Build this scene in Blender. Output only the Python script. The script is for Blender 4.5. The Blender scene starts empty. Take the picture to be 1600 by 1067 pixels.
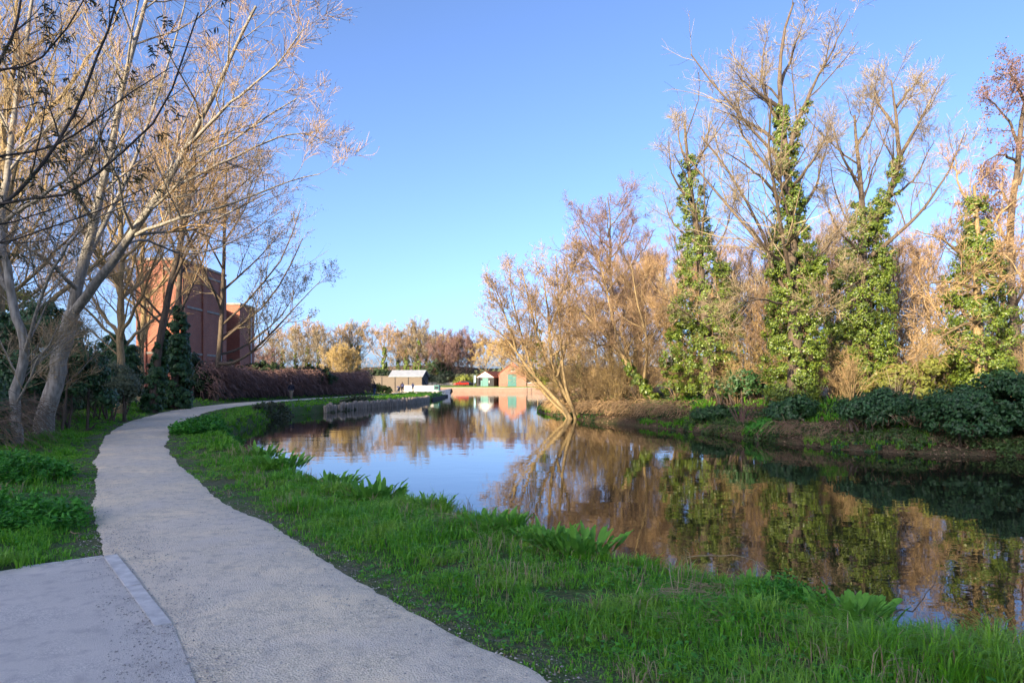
import bpy, math, random
import numpy as np
from mathutils import Vector, Matrix
R = math.radians
rng = np.random.default_rng(7)
random.seed(7)
sc = bpy.context.scene
COL = sc.collection

# ---------------------------------------------------------------- camera, sky, sun, exposure
F, HX, HY, CH = 1067.0, 800.0, 598.0, 1.65      # focal length in px of the 1600 px frame, horizon row, eye height
cd = bpy.data.cameras.new('camera'); cam = bpy.data.objects.new('camera', cd); COL.objects.link(cam)
cd.sensor_width = 36; cd.lens = 36*F/1600; cd.shift_y = (HY-533.5)/1600; cd.clip_start = .1; cd.clip_end = 3000
cam.location = (0, 0, CH); cam.rotation_euler = (R(90), 0, 0); sc.camera = cam
SX, SY, ELEV = .6, .8, R(14)
w = bpy.data.worlds.new('World'); sc.world = w; w.use_nodes = True
nt = w.node_tree; bg = nt.nodes['Background']
sky = nt.nodes.new('ShaderNodeTexSky'); sky.sky_type = 'NISHITA'; sky.sun_disc = False
sky.sun_elevation = ELEV; sky.sun_rotation = math.atan2(-SX, -SY)
sky.air_density = .5; sky.dust_density = 2.5; sky.ozone_density = 3.6; sky.altitude = 0
wb = nt.nodes.new('ShaderNodeMix'); wb.data_type = 'RGBA'; wb.blend_type = 'MULTIPLY'; wb.inputs[0].default_value = 1; wb.inputs[7].default_value = (1.07,.985,.97,1)   # white balance, the same everywhere
nt.links.new(sky.outputs[0], wb.inputs[6]); nt.links.new(wb.outputs[2], bg.inputs[0]); bg.inputs[1].default_value = .15
sd_ = bpy.data.lights.new('sun', 'SUN'); sd_.energy = 3.7; sd_.angle = R(.6); sd_.color = (1, .83, .56)
sun = bpy.data.objects.new('sun', sd_); COL.objects.link(sun)
sun.rotation_euler = Vector((SX*math.cos(ELEV), SY*math.cos(ELEV), -math.sin(ELEV))).to_track_quat('-Z', 'Y').to_euler()
vs = sc.view_settings; vs.view_transform = 'Standard'; vs.look = 'None'; vs.gamma = 1; vs.exposure = 1.75
sc.cycles.max_bounces = 6; sc.cycles.transparent_max_bounces = 6

# ---------------------------------------------------------------- materials
MATS = {}
def mat(name, col, col2=None, rough=.8, scale=6., bump=0., island=False, trans=0., spec=.3, detail=4, stretch=None, bscale=None):
    m = bpy.data.materials.new(name); m.use_nodes = True; n = m.node_tree.nodes; l = m.node_tree.links
    b = n['Principled BSDF']; b.inputs['Roughness'].default_value = rough; b.inputs['Specular IOR Level'].default_value = spec
    if col2 is None: col2 = tuple(c*.7 for c in col)
    ramp = n.new('ShaderNodeMix'); ramp.data_type = 'RGBA'
    ramp.inputs[6].default_value = (*col, 1); ramp.inputs[7].default_value = (*col2, 1)
    tc = n.new('ShaderNodeTexCoord'); src = tc.outputs['Object']
    if stretch:
        mp = n.new('ShaderNodeMapping'); mp.inputs['Scale'].default_value = stretch; l.new(src, mp.inputs[0]); src = mp.outputs[0]
    if island:
        g = n.new('ShaderNodeNewGeometry'); l.new(g.outputs['Random Per Island'], ramp.inputs[0])
    else:
        no = n.new('ShaderNodeTexNoise'); no.inputs['Scale'].default_value = scale; no.inputs['Detail'].default_value = detail
        l.new(src, no.inputs['Vector'])
        mr = n.new('ShaderNodeMapRange'); mr.inputs[1].default_value = .35; mr.inputs[2].default_value = .65
        l.new(no.outputs[0], mr.inputs[0]); l.new(mr.outputs[0], ramp.inputs[0])
    l.new(ramp.outputs[2], b.inputs['Base Color'])
    if bump:
        nb = n.new('ShaderNodeTexNoise'); nb.inputs['Scale'].default_value = bscale or scale*4; nb.inputs['Detail'].default_value = 3
        l.new(src, nb.inputs['Vector'])
        bp = n.new('ShaderNodeBump'); bp.inputs['Strength'].default_value = 1; bp.inputs['Distance'].default_value = bump
        l.new(nb.outputs[0], bp.inputs['Height']); l.new(bp.outputs[0], b.inputs['Normal'])
    if trans:
        t = n.new('ShaderNodeBsdfTranslucent'); l.new(ramp.outputs[2], t.inputs[0])
        mx = n.new('ShaderNodeMixShader'); mx.inputs[0].default_value = trans
        l.new(b.outputs[0], mx.inputs[1]); l.new(t.outputs[0], mx.inputs[2]); l.new(mx.outputs[0], n['Material Output'].inputs[0])
    MATS[name] = m; return m
mat('bark_pale', (.34,.31,.26), (.17,.15,.12), .85, 5, .01, stretch=(3,3,.7))
mat('bark_brown', (.16,.12,.085), (.085,.065,.05), .9, 6, .012, stretch=(3,3,.6))
mat('bark_dark', (.07,.058,.048), (.035,.03,.026), .9, 6, .01, stretch=(3,3,.6))
mat('bark_gold', (.36,.26,.13), (.20,.145,.075), .85, 6, .008, stretch=(3,3,.6))
mat('twig_brown', (.33,.21,.12), (.18,.12,.07), .8, island=True)
mat('twig_tan', (.48,.32,.16), (.28,.18,.09), .8, island=True)
mat('twig_gold', (.52,.37,.14), (.33,.23,.09), .8, island=True)
mat('waterside_leaf', (.10,.19,.04), (.05,.07,.03), .5, island=True, trans=.15)
mat('litter_leaf', (.34,.22,.13), (.14,.09,.055), .8, island=True)
mat('twig_dark', (.17,.12,.075), (.09,.065,.045), .85, island=True)
mat('twig_purple', (.26,.15,.12), (.14,.085,.075), .8, island=True)
mat('twig_grey', (.35,.275,.165), (.19,.15,.09), .8, island=True)
mat('bud_brown', (.42,.31,.17), (.26,.18,.09), .7, island=True, trans=.25)
mat('catkin_dark', (.10,.085,.03), (.05,.045,.018), .7, island=True, trans=.2)
mat('ivy_leaf', (.19,.25,.03), (.05,.095,.014), .38, island=True, trans=.18, spec=.5)
mat('ivy_dark', (.05,.125,.035), (.022,.06,.02), .45, island=True, trans=.15, spec=.35)
mat('laurel_leaf', (.035,.062,.02), (.016,.034,.012), .55, island=True, trans=.1, spec=.25)
mat('olive_leaf', (.14,.16,.085), (.08,.10,.05), .6, island=True, trans=.2)
mat('yellow_leaf', (.25,.26,.05), (.13,.16,.03), .6, island=True, trans=.3)
mat('fir_leaf', (.05,.085,.03), (.025,.045,.018), .6, island=True, trans=.1)
mat('grass_blade', (.18,.45,.024), (.065,.26,.014), .5, island=True, trans=.3, spec=.4)
def patchy(name, col, scale, amt):
    n_ = MATS[name].node_tree.nodes; l_ = MATS[name].node_tree.links; mixn = [q for q in n_ if q.bl_idname == 'ShaderNodeMix'][0]
    tc_ = n_.new('ShaderNodeTexCoord'); no_ = n_.new('ShaderNodeTexNoise'); no_.inputs['Scale'].default_value = scale; no_.inputs['Detail'].default_value = 3; l_.new(tc_.outputs['Object'], no_.inputs[0])
    mr_ = n_.new('ShaderNodeMapRange'); mr_.inputs[1].default_value = .48; mr_.inputs[2].default_value = .68; mr_.inputs[4].default_value = amt; l_.new(no_.outputs[0], mr_.inputs[0])
    m2_ = n_.new('ShaderNodeMix'); m2_.data_type = 'RGBA'; m2_.inputs[7].default_value = (*col, 1); l_.new(mr_.outputs[0], m2_.inputs[0])
    outs = [k_.to_socket for k_ in mixn.outputs[2].links]; l_.new(mixn.outputs[2], m2_.inputs[6])
    for q in outs: l_.new(m2_.outputs[2], q)
patchy('grass_blade', (.25,.42,.05), 1.1, .75)
mat('grass_dry', (.42,.34,.20), (.24,.18,.10), .8, island=True, trans=.2)
mat('dock_leaf', (.17,.4,.05), (.09,.26,.035), .6, scale=9, trans=.25, spec=.2)
mat('nettle_leaf', (.09,.34,.03), (.045,.19,.02), .5, island=True, trans=.25)
mat('stone', (.47,.43,.37), (.22,.20,.18), .9, island=True)
mat('edging', (.66,.62,.56), (.46,.43,.39), .85, 8, .004)
mat('white_paint', (.66,.65,.62), (.55,.54,.51), .5, 3)
mat('black_timber', (.028,.027,.028), (.016,.016,.017), .7, 4, .01, stretch=(12,12,.5))
mat('teal_paint', (.09,.22,.19), (.07,.17,.15), .6, 3)
mat('pale_metal', (.34,.355,.37), (.26,.275,.29), .5, 2)
mat('roof_tile', (.24,.075,.04), (.16,.05,.03), .85, 5, .02)
mat('old_timber', (.20,.16,.12), (.11,.09,.07), .9, 5, .01, stretch=(8,8,.6))
mat('pile_timber', (.42,.35,.27), (.19,.16,.12), .9, 3, .01, stretch=(6,6,.8))
mat('coping', (.38,.33,.27), (.28,.24,.2), .9, 2)
mat('pale_blue', (.35,.55,.62), None, .6)
mat('glass', (.05,.06,.07), (.04,.05,.06), .1, 2, spec=.6)
mat('car_red', (.48,.035,.02), (.42,.03,.02), .3, 2, spec=.6)
mat('car_dark', (.025,.028,.04), (.02,.022,.03), .3, 2, spec=.6)
mat('rubber', (.02,.02,.02), None, .8)
mat('skin', (.45,.27,.2), None, .6)
mat('hair', (.05,.03,.02), None, .8)
for k, c in dict(navy=(.02,.025,.045), khaki=(.25,.21,.15), denim=(.05,.08,.16), black_cloth=(.018,.018,.022), grey_cloth=(.16,.16,.18), lilac=(.42,.38,.48), shoe=(.02,.018,.016), dark_red=(.10,.03,.035)).items():
    mat(k, c, tuple(v*.75 for v in c), .85, 14)

def brick_mat(name, c1, c2, mortar, scale=1.0):
    m = bpy.data.materials.new(name); m.use_nodes = True; n = m.node_tree.nodes; l = m.node_tree.links; b = n['Principled BSDF']
    b.inputs['Roughness'].default_value = .9
    tc = n.new('ShaderNodeTexCoord'); sp = n.new('ShaderNodeSeparateXYZ'); l.new(tc.outputs['Object'], sp.inputs[0])
    ad = n.new('ShaderNodeMath'); l.new(sp.outputs[0], ad.inputs[0]); l.new(sp.outputs[1], ad.inputs[1])
    cb = n.new('ShaderNodeCombineXYZ'); l.new(ad.outputs[0], cb.inputs[0]); l.new(sp.outputs[2], cb.inputs[1])
    br = n.new('ShaderNodeTexBrick'); l.new(cb.outputs[0], br.inputs['Vector'])
    br.inputs['Color1'].default_value = (*c1, 1); br.inputs['Color2'].default_value = (*c2, 1); br.inputs['Mortar'].default_value = (*mortar, 1)
    br.inputs['Scale'].default_value = scale; br.inputs['Brick Width'].default_value = .225; br.inputs['Row Height'].default_value = .075; br.inputs['Mortar Size'].default_value = .008
    no = n.new('ShaderNodeTexNoise'); no.inputs['Scale'].default_value = .7; no.inputs['Detail'].default_value = 5; l.new(tc.outputs['Object'], no.inputs[0])
    mx = n.new('ShaderNodeMix'); mx.data_type = 'RGBA'; mx.blend_type = 'MULTIPLY'; mx.inputs[0].default_value = .6
    l.new(br.outputs[0], mx.inputs[6]); l.new(no.outputs[0], mx.inputs[7])
    gm = n.new('ShaderNodeMix'); gm.data_type = 'RGBA'; gm.blend_type = 'ADD'; gm.inputs[0].default_value = .35
    l.new(mx.outputs[2], gm.inputs[6]); l.new(br.outputs[0], gm.inputs[7]); l.new(gm.outputs[2], b.inputs['Base Color'])
    MATS[name] = m
brick_mat('mill_brick', (.39,.115,.055), (.29,.08,.045), (.28,.2,.16))
brick_mat('cottage_brick', (.37,.135,.08), (.30,.10,.06), (.33,.25,.2))
brick_mat('wall_brick', (.27,.16,.105), (.21,.12,.08), (.27,.22,.18))

# ---------------------------------------------------------------- helpers
def px(x, y, D): return np.array(((x-HX)/F*D, D, CH-(y-HY)/F*D))
def mesh(name, V, faces, smooth=False):
    """V (n,3); faces: list of int arrays (m,k)"""
    me = bpy.data.meshes.new(name); V = np.asarray(V, dtype=np.float32).reshape(-1, 3)
    me.vertices.add(len(V)); me.vertices.foreach_set('co', V.ravel())
    fs = [np.asarray(f, dtype=np.int32) for f in faces if len(f)]
    tot = sum(f.size for f in fs); me.loops.add(tot); me.loops.foreach_set('vertex_index', np.concatenate([f.ravel() for f in fs]))
    cnt = np.concatenate([np.full(len(f), f.shape[1], dtype=np.int32) for f in fs])
    st = np.concatenate([[0], np.cumsum(cnt)[:-1]]).astype(np.int32)
    me.polygons.add(len(cnt)); me.polygons.foreach_set('loop_start', st); me.polygons.foreach_set('loop_total', cnt)
    me.update(calc_edges=True); me.polygons.foreach_set('use_smooth', np.full(len(cnt), bool(smooth))); me.update(); return me
def obj(name, me, m=None, parent=None, loc=(0,0,0), rz=0):
    o = bpy.data.objects.new(name, me); COL.objects.link(o)
    if me is not None and m is not None and not me.materials: me.materials.append(MATS[m])
    o.location = loc; o.rotation_euler = (0, 0, rz); o.parent = parent
    if name in ('crown', 'buds', 'ivy', 'foliage', 'stems', 'catkins', 'twigs', 'leafing_shoots', 'shoots'): o['kind'] = 'stuff'
    return o
def tag(o, label, cat, group=None, kind=None):
    o['label'] = label; o['category'] = cat
    if group: o['group'] = group
    if kind: o['kind'] = kind
    return o
def thing(name, label, cat, loc=(0,0,0), rz=0, group=None, kind=None):
    return tag(obj(name, None, loc=loc, rz=rz), label, cat, group, kind)
class MB:
    def __init__(s): s.V = []; s.Q = []; s.T = []; s.n = 0
    def add(s, V, Q=None, T=None):
        V = np.asarray(V, float).reshape(-1, 3)
        if Q is not None and len(Q): s.Q.append(np.asarray(Q)+s.n)
        if T is not None and len(T): s.T.append(np.asarray(T)+s.n)
        s.V.append(V); s.n += len(V); return s
    def box(s, x0, x1, y0, y1, z0, z1, M=None):
        V = np.array([[x,y,z] for z in (z0,z1) for x,y in ((x0,y0),(x1,y0),(x1,y1),(x0,y1))], float)
        if M is not None: V = V @ np.array(M.to_3x3()).T + np.array(M.translation)
        return s.add(V, [[0,3,2,1],[4,5,6,7],[0,1,5,4],[1,2,6,5],[2,3,7,6],[3,0,4,7]])
    def prism(s, poly, axis, a, b):
        n = len(poly); V = []
        for c in (a, b):
            for p in poly: V.append([c, p[0], p[1]] if axis == 'x' else [p[0], c, p[1]] if axis == 'y' else [p[0], p[1], c])
        s.add(V, [[i, (i+1) % n, n+(i+1) % n, n+i] for i in range(n)])
        # caps as fans
        s.T.append(np.array([[0, i+1, i] for i in range(1, n-1)]+[[n, n+i, n+i+1] for i in range(1, n-1)])+s.n-2*n); return s
    def tube(s, pts, rad, k=6):
        V, Q = tubes(np.array(pts, float)[None], np.array(rad, float)[None], k); return s.add(V, Q)
    def build(s, name, m, parent=None, smooth=False, loc=(0,0,0), rz=0):
        return obj(name, mesh(name, np.concatenate(s.V), ([np.concatenate(s.Q)] if s.Q else [])+([np.concatenate(s.T)] if s.T else []), smooth), m, parent, loc, rz)
def tubes(P, r, k=5):
    """P (N,m,3) r (N,m) -> verts, quads; the ring at each tip closes to a thin end"""
    N, m, _ = P.shape; T = np.gradient(P, axis=1); T /= np.linalg.norm(T, axis=2, keepdims=True)+1e-9
    ref = np.where(np.abs(T[:, :1, 2:3]) > .8, np.array([1., 0, 0]), np.array([0, 0, 1.]))
    A = np.cross(T, np.broadcast_to(ref, T.shape)); A /= np.linalg.norm(A, axis=2, keepdims=True)+1e-9; B = np.cross(T, A)
    a = np.arange(k)*2*np.pi/k
    V = P[:, :, None]+r[:, :, None, None]*(np.cos(a)[None, None, :, None]*A[:, :, None]+np.sin(a)[None, None, :, None]*B[:, :, None])
    i = np.arange(N)[:, None, None]*m*k; j = np.arange(m-1)[None, :, None]*k; c = np.arange(k)[None, None, :]; c2 = (c+1) % k
    Q = np.stack([i+j+c, i+j+c2, i+j+k+c2, i+j+k+c], -1).reshape(-1, 4)
    return V.reshape(-1, 3), Q
def ribbons(P, r, rg_):
    N, m, _ = P.shape; T = np.gradient(P, axis=1); rnd = rg_.normal(size=(N, 1, 3)); S = np.cross(T, rnd); S /= np.linalg.norm(S, axis=2, keepdims=True)+1e-9
    V = np.stack([P-S*r[:, :, None]*1.25, P+S*r[:, :, None]*1.25], 2).reshape(-1, 3); i = (np.arange(N)[:, None]*m+np.arange(m-1)[None]).ravel()*2
    return V, np.stack([i, i+1, i+3, i+2], 1)
def unit(v): return v/(np.linalg.norm(v, axis=-1, keepdims=True)+1e-9)
def vnoise(x, y, s, seed=0):
    x = np.asarray(x)/s+1000; y = np.asarray(y)/s+1000; xi = np.floor(x).astype(np.int64); yi = np.floor(y).astype(np.int64); fx = x-xi; fy = y-yi
    fx = fx*fx*(3-2*fx); fy = fy*fy*(3-2*fy)
    def h(a, b): 
        v = np.sin(a*127.1+b*311.7+seed*74.7)*43758.5453; return v-np.floor(v)
    return (h(xi, yi)*(1-fx)+h(xi+1, yi)*fx)*(1-fy)+(h(xi, yi+1)*(1-fx)+h(xi+1, yi+1)*fx)*fy

# ---------------------------------------------------------------- the lie of the land (x right, y away, metres; the path is z = 0, the water z = -0.6)
WZ = -.6
LB = np.array([(20,-18),(9,-4),(6,1),(4.6,3.3),(3.6,4.5),(3.0,5.1),(2.35,5.8),(1.55,6.7),(.9,7.3),(.2,8.3),(-.6,9.3),(-1.6,10.4),(-3,12),(-4.6,14.4),(-6.8,18.2),(-9.4,23),(-11.3,28),(-13.2,35),(-14.8,44.5),(-14.0,53),(-12.7,61.6),(-10.8,73),(-10.3,95),(-10.6,107),(-12.4,111.5),(-30,113),(-75,116)], float)
RB = np.array([(70,-6),(40,10),(25,18),(15.4,20.5),(11.3,22.4),(9.75,26),(8.2,31),(5.5,37),(3.7,42),(2.2,50),(1.9,57),(4,80),(9,120),(17,171)], float)
PR = np.array([(1.9,1.5),(.28,3.75),(-.43,4.55),(-1.29,5.73),(-2.69,7.75),(-4.08,9.67),(-6.14,12.85),(-8.3,16.5),(-9.75,19.3),(-12.0,24),(-14.7,31),(-18.1,42),(-20.0,54),(-20.3,64),(-18.7,76),(-17.3,90),(-16.6,104),(-17.5,112)], float)
PL = np.array([(-.75,1.5),(-2.03,3.75),(-2.5,4.6),(-3.84,6.47),(-4.6,7.6),(-5.9,9.67),(-8.5,13.9),(-10.9,18.1),(-14.6,25.2),(-17.6,32.6),(-20.6,42),(-22.4,53),(-22.5,65),(-20.9,77),(-19.4,91),(-18.7,104),(-19.6,112)], float)
def smooth_line(P, n=6):
    P = np.vstack([2*P[0]-P[1], P, 2*P[-1]-P[-2]]); out = []
    for i in range(1, len(P)-2):
        for t in np.linspace(0, 1, n, endpoint=False):
            a, b, c, d = P[i-1:i+3]; out.append(.5*((2*b)+(c-a)*t+(2*a-5*b+4*c-d)*t*t+(3*b-a-3*c+d)*t**3))
    out.append(P[-2]); return np.array(out)
LBs, RBs, PRs, PLs = (smooth_line(p) for p in (LB, RB, PR, PL))
def dist_line(x, y, L):
    p = np.stack([np.ravel(x), np.ravel(y)], 1); best = np.full(len(p), 1e9)
    for a, b in zip(L[:-1], L[1:]):
        ab = b-a; t = np.clip(((p-a)@ab)/(ab@ab+1e-9), 0, 1); d = np.hypot(*(p-a-t[:, None]*ab).T); best = np.minimum(best, d)
    return best.reshape(np.shape(x))
def inside(x, y, poly):
    x = np.asarray(x, float); y = np.asarray(y, float); c = np.zeros(x.shape, bool)
    for (x0, y0), (x1, y1) in zip(poly, np.roll(poly, -1, 0)):
        k = ((y0 > y) != (y1 > y)); c ^= k & (x < (x1-x0)*(y-y0)/(y1-y0+1e-12)+x0)
    return c
RIVER = np.vstack([LBs, [(-75,171.1), (17,171.1)], RBs[::-1]])
PATH = np.vstack([PRs, PLs[::-1]])
APRON = np.array([(-.8,2.2),(-1.74,3.75),(-2.28,4.6),(-3.82,6.47),(-4.3,6.1),(-5.2,5.2),(-7.5,3.6),(-9,2)], float)
def sstep(a, b, v):
    t = np.clip((v-a)/(b-a), 0, 1); return t*t*(3-2*t)
def gz(x, y, full=False):
    x = np.asarray(x, float); y = np.asarray(y, float)
    dl, dr = dist_line(x, y, LBs), dist_line(x, y, RBs); wet = inside(x, y, RIVER)
    s = np.where(wet, -np.minimum(dl, dr), np.minimum(dl, dr)); left = dl < dr
    n1 = vnoise(x, y, 1.3, 1)-.5; n2 = vnoise(x, y, .4, 2)-.5; n3 = vnoise(x, y, 6, 3)-.5
    zl = np.where(s < .5, -.72+.70*sstep(0, .45, s), -.02)+(n1*.08+n2*.05)*sstep(.1, .6, s)
    dp = dist_line(x, y, PATH); inp = inside(x, y, PATH) | inside(x, y, APRON)
    west = (dist_line(x, y, PLs) < dist_line(x, y, PRs)) & ~inp
    zl = zl+np.where(west, .35*sstep(.3, 3.5, dp)+n3*.25*sstep(1, 5, dp), 0)
    zl = np.where(inp, -.03, zl*sstep(0, .5, dp)-.012)
    zl = np.where((y > 60) & ~inp & ~west, zl+.1*sstep(60, 75, y), zl)
    zr = -.74+.36*sstep(0, .5, s)+1.2*sstep(.3, 4.6, s)+(n1*.22+n2*.08)*sstep(.0, 1.2, s)+n3*.3*sstep(2, 8, s)
    z = np.where(left, zl, zr)
    far = sstep(140, 170, y); z = np.where(y > 140, z*(1-far)+far*.5, z)
    z = np.where(y > 171.2, .5+.25*sstep(172, 186, y)+1.2*sstep(205, 300, y), z)
    z = np.where(wet & (y < 171.2), WZ-.15-np.clip(-s, 0, 3)*.35, z)
    if full: return z, s, left, wet, inp, dp, west
    return z
def g1(x, y): return float(gz(np.array([x]), np.array([y]))[0])

def axis(a, b, f0, f1, step, grow=1.13):
    L = list(np.arange(f0, f1, step)); st = step; v = f0
    while v > a: st *= grow; v -= st; L.insert(0, v)
    st = step; v = L[-1]
    while v < b: st *= grow; v += st; L.append(v)
    return np.array(L)
xs = axis(-700, 700, -15, 17, .27); ys = np.unique(np.concatenate([axis(-90, 1500, 2, 34, .27), [170.7, 170.95, 171.3]]))
GX, GY = np.meshgrid(xs, ys); GZ, GS, GL, GW, GI, GDP, GWEST = gz(GX, GY, True)
nx, ny = len(xs), len(ys); ii = (np.arange(ny-1)[:, None]*nx+np.arange(nx-1)[None]).ravel()
gm = mesh('ground', np.stack([GX, GY, GZ], -1).reshape(-1, 3), [np.stack([ii, ii+1, ii+nx+1, ii+nx], 1)], True)
litter = ((~GL) & (GY < 165)).astype(float)*sstep(-.5, .3, GS)
lawn = sstep(168, 172, GY)
nearp = np.exp(-GDP*3.0)*(~GI)
ca = gm.color_attributes.new('zone', 'FLOAT_COLOR', 'POINT')
ca.data.foreach_set('color', np.stack([litter, lawn, nearp, np.ones_like(lawn)], -1).astype(np.float32).ravel())
def ground_mat():
    m = bpy.data.materials.new('ground'); m.use_nodes = True; n = m.node_tree.nodes; l = m.node_tree.links; b = n['Principled BSDF']
    b.inputs['Roughness'].default_value = .95; b.inputs['Specular IOR Level'].default_value = .15
    tc = n.new('ShaderNodeTexCoord'); vc = n.new('ShaderNodeVertexColor'); vc.layer_name = 'zone'
    sp = n.new('ShaderNodeSeparateColor'); l.new(vc.outputs[0], sp.inputs[0])
    def noise(s, d=5):
        q = n.new('ShaderNodeTexNoise'); q.inputs['Scale'].default_value = s; q.inputs['Detail'].default_value = d; l.new(tc.outputs['Object'], q.inputs[0])
        r = n.new('ShaderNodeMapRange'); r.inputs[1].default_value = .38; r.inputs[2].default_value = .62; l.new(q.outputs[0], r.inputs[0]); return r.outputs[0]
    def mix(f, a, c):
        q = n.new('ShaderNodeMix'); q.data_type = 'RGBA'
        for i, v in ((6, a), (7, c)):
            if isinstance(v, tuple): q.inputs[i].default_value = (*v, 1)
            else: l.new(v, q.inputs[i])
        l.new(f, q.inputs[0]); return q.outputs[2]
    a, c, e = noise(1.1), noise(14), noise(60, 3)
    soil = mix(c, (.10,.085,.05), (.18,.15,.10)); green = mix(c, (.07,.15,.025), (.045,.10,.02))
    near = mix(a, green, mix(c, soil, green))
    lit = mix(c, mix(e, (.17,.105,.06), (.075,.05,.032)), mix(a, (.055,.075,.025), (.11,.075,.045)))
    lawn_ = mix(a, (.17,.24,.035), (.13,.20,.03))
    base = mix(sp.outputs[0], near, lit); base = mix(sp.outputs[1], base, lawn_); base = mix(sp.outputs[2], base, mix(e, (.20,.17,.13), (.07,.085,.035)))
    l.new(base, b.inputs['Base Color'])
    bp = n.new('ShaderNodeBump'); bp.inputs['Distance'].default_value = .03; l.new(c, bp.inputs['Height']); l.new(bp.outputs[0], b.inputs['Normal'])
    MATS['ground'] = m
ground_mat()
o = obj('ground', gm, 'ground'); o['kind'] = 'structure'

# path
def path_mat(name='gravel_path', f1=(.46,.375,.26), f2=(.92,.78,.56), d1=(.86,.70,.47), d2=(.68,.585,.46), spot=(.42,.36,.29), vsc=75, k_=1.):
    m = bpy.data.materials.new(name); m.use_nodes = True; n = m.node_tree.nodes; l = m.node_tree.links; b = n['Principled BSDF']
    b.inputs['Roughness'].default_value = .95; b.inputs['Specular IOR Level'].default_value = .2
    tc = n.new('ShaderNodeTexCoord')
    def noise(s, d, lo, hi):
        q = n.new('ShaderNodeTexNoise'); q.inputs['Scale'].default_value = s; q.inputs['Detail'].default_value = d; l.new(tc.outputs['Object'], q.inputs[0])
        r = n.new('ShaderNodeMapRange'); r.inputs[1].default_value = lo; r.inputs[2].default_value = hi; l.new(q.outputs[0], r.inputs[0]); return r.outputs[0]
    vo = n.new('ShaderNodeTexVoronoi'); vo.inputs['Scale'].default_value = vsc; l.new(tc.outputs['Object'], vo.inputs[0])
    vs_ = n.new('ShaderNodeSeparateColor'); l.new(vo.outputs['Color'], vs_.inputs[0])
    def mix(f, a, c, t='MIX'):
        q = n.new('ShaderNodeMix'); q.data_type = 'RGBA'; q.blend_type = t
        for i, v in ((6, a), (7, c)):
            if isinstance(v, tuple): q.inputs[i].default_value = (*v, 1)
            else: l.new(v, q.inputs[i])
        if isinstance(f, float): q.inputs[0].default_value = f
        else: l.new(f, q.inputs[0])
        return q.outputs[2]
    fine = mix(vs_.outputs[0], f1, f2)
    dust = mix(noise(.9, 5, .4, .62), d1, d2)
    base = mix(noise(2.6, 7, .36, .64), fine, dust); base = mix(noise(.45, 4, .45, .62), base, mix(.5, base, d2))
    base = mix(noise(7, 6, .52, .7), base, mix(.6, base, spot))
    l.new(base, b.inputs['Base Color'])
    bp = n.new('ShaderNodeBump'); bp.inputs['Distance'].default_value = .008; l.new(vo.outputs['Distance'], bp.inputs['Height'])
    b2 = n.new('ShaderNodeBump'); b2.inputs['Distance'].default_value = .03; l.new(noise(2.2, 4, 0, 1), b2.inputs['Height']); l.new(b2.outputs[0], bp.inputs['Normal'])
    l.new(bp.outputs[0], b.inputs['Normal']); MATS[name] = m
path_mat()
path_mat('tarmac', (.50,.45,.39), (.86,.78,.67), (.76,.68,.58), (.64,.58,.50), (.46,.41,.37), 150)
def resample(L, n):
    d = np.concatenate([[0], np.cumsum(np.linalg.norm(np.diff(L, axis=0), axis=1))]); t = np.linspace(0, d[-1], n)
    return np.stack([np.interp(t, d, L[:, k]) for k in range(L.shape[1])], 1)
n = 900; a = resample(PRs, n); b = resample(PLs, n); u = unit(b-a)
ja = (vnoise(np.arange(n), 0*np.arange(n), 9, 5)-.5)*.16+(rng.random(n)-.5)*.05; jb = (vnoise(np.arange(n), 0*np.arange(n), 9, 6)-.5)*.16+(rng.random(n)-.5)*.05
a = a+u*ja[:, None]; b = b+u*jb[:, None]
W = [a+(b-a)*t for t in (0, .04, .3, .5, .7, .96, 1)]; zz = [-.012, .004, .014, .018, .014, .004, -.012]
V = np.stack([np.concatenate([w_, np.full((n, 1), z_)], 1) for w_, z_ in zip(W, zz)], 1).reshape(-1, 3)
k = np.arange(n-1)[:, None]*7+np.arange(6)[None]; k = k.ravel()
o = obj('path', mesh('path', V, [np.stack([k, k+7, k+8, k+1], 1)], True), 'gravel_path'); o['kind'] = 'structure'
# tarmac apron joining the path, with its edging boards
ap = APRON; mb = MB(); mb.prism([tuple(p) for p in ap], 'z', -.05, .014)
o = mb.build('pavement', 'tarmac'); o['kind'] = 'structure'
e0, e1 = np.array((-3.80,6.46)), np.array((-2.36,4.62)); dv = unit(e1-e0); nv = np.array((dv[1], -dv[0]))
t = thing('edging_strip', 'weathered grey edging board where the tarmac meets the gravel path', 'edging')
def slab(p, q, wd, z0, z1, nm):
    d = unit(q-p); nn = np.array((-d[1], d[0]))*wd
    MB().prism([tuple(p-nn), tuple(q-nn), tuple(q+nn), tuple(p+nn)], 'z', z0, z1).build(nm, 'edging', t)
slab(e0, e0+(e1-e0)*.52, .055, -.05, .024, 'board'); slab(e0+(e1-e0)*.525, e1, .052, -.05, .021, 'board')
slab(e0+np.array((-.06,-.02)), e0+np.array((-.55,-.42)), .02, -.05, .022, 'board')
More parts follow.
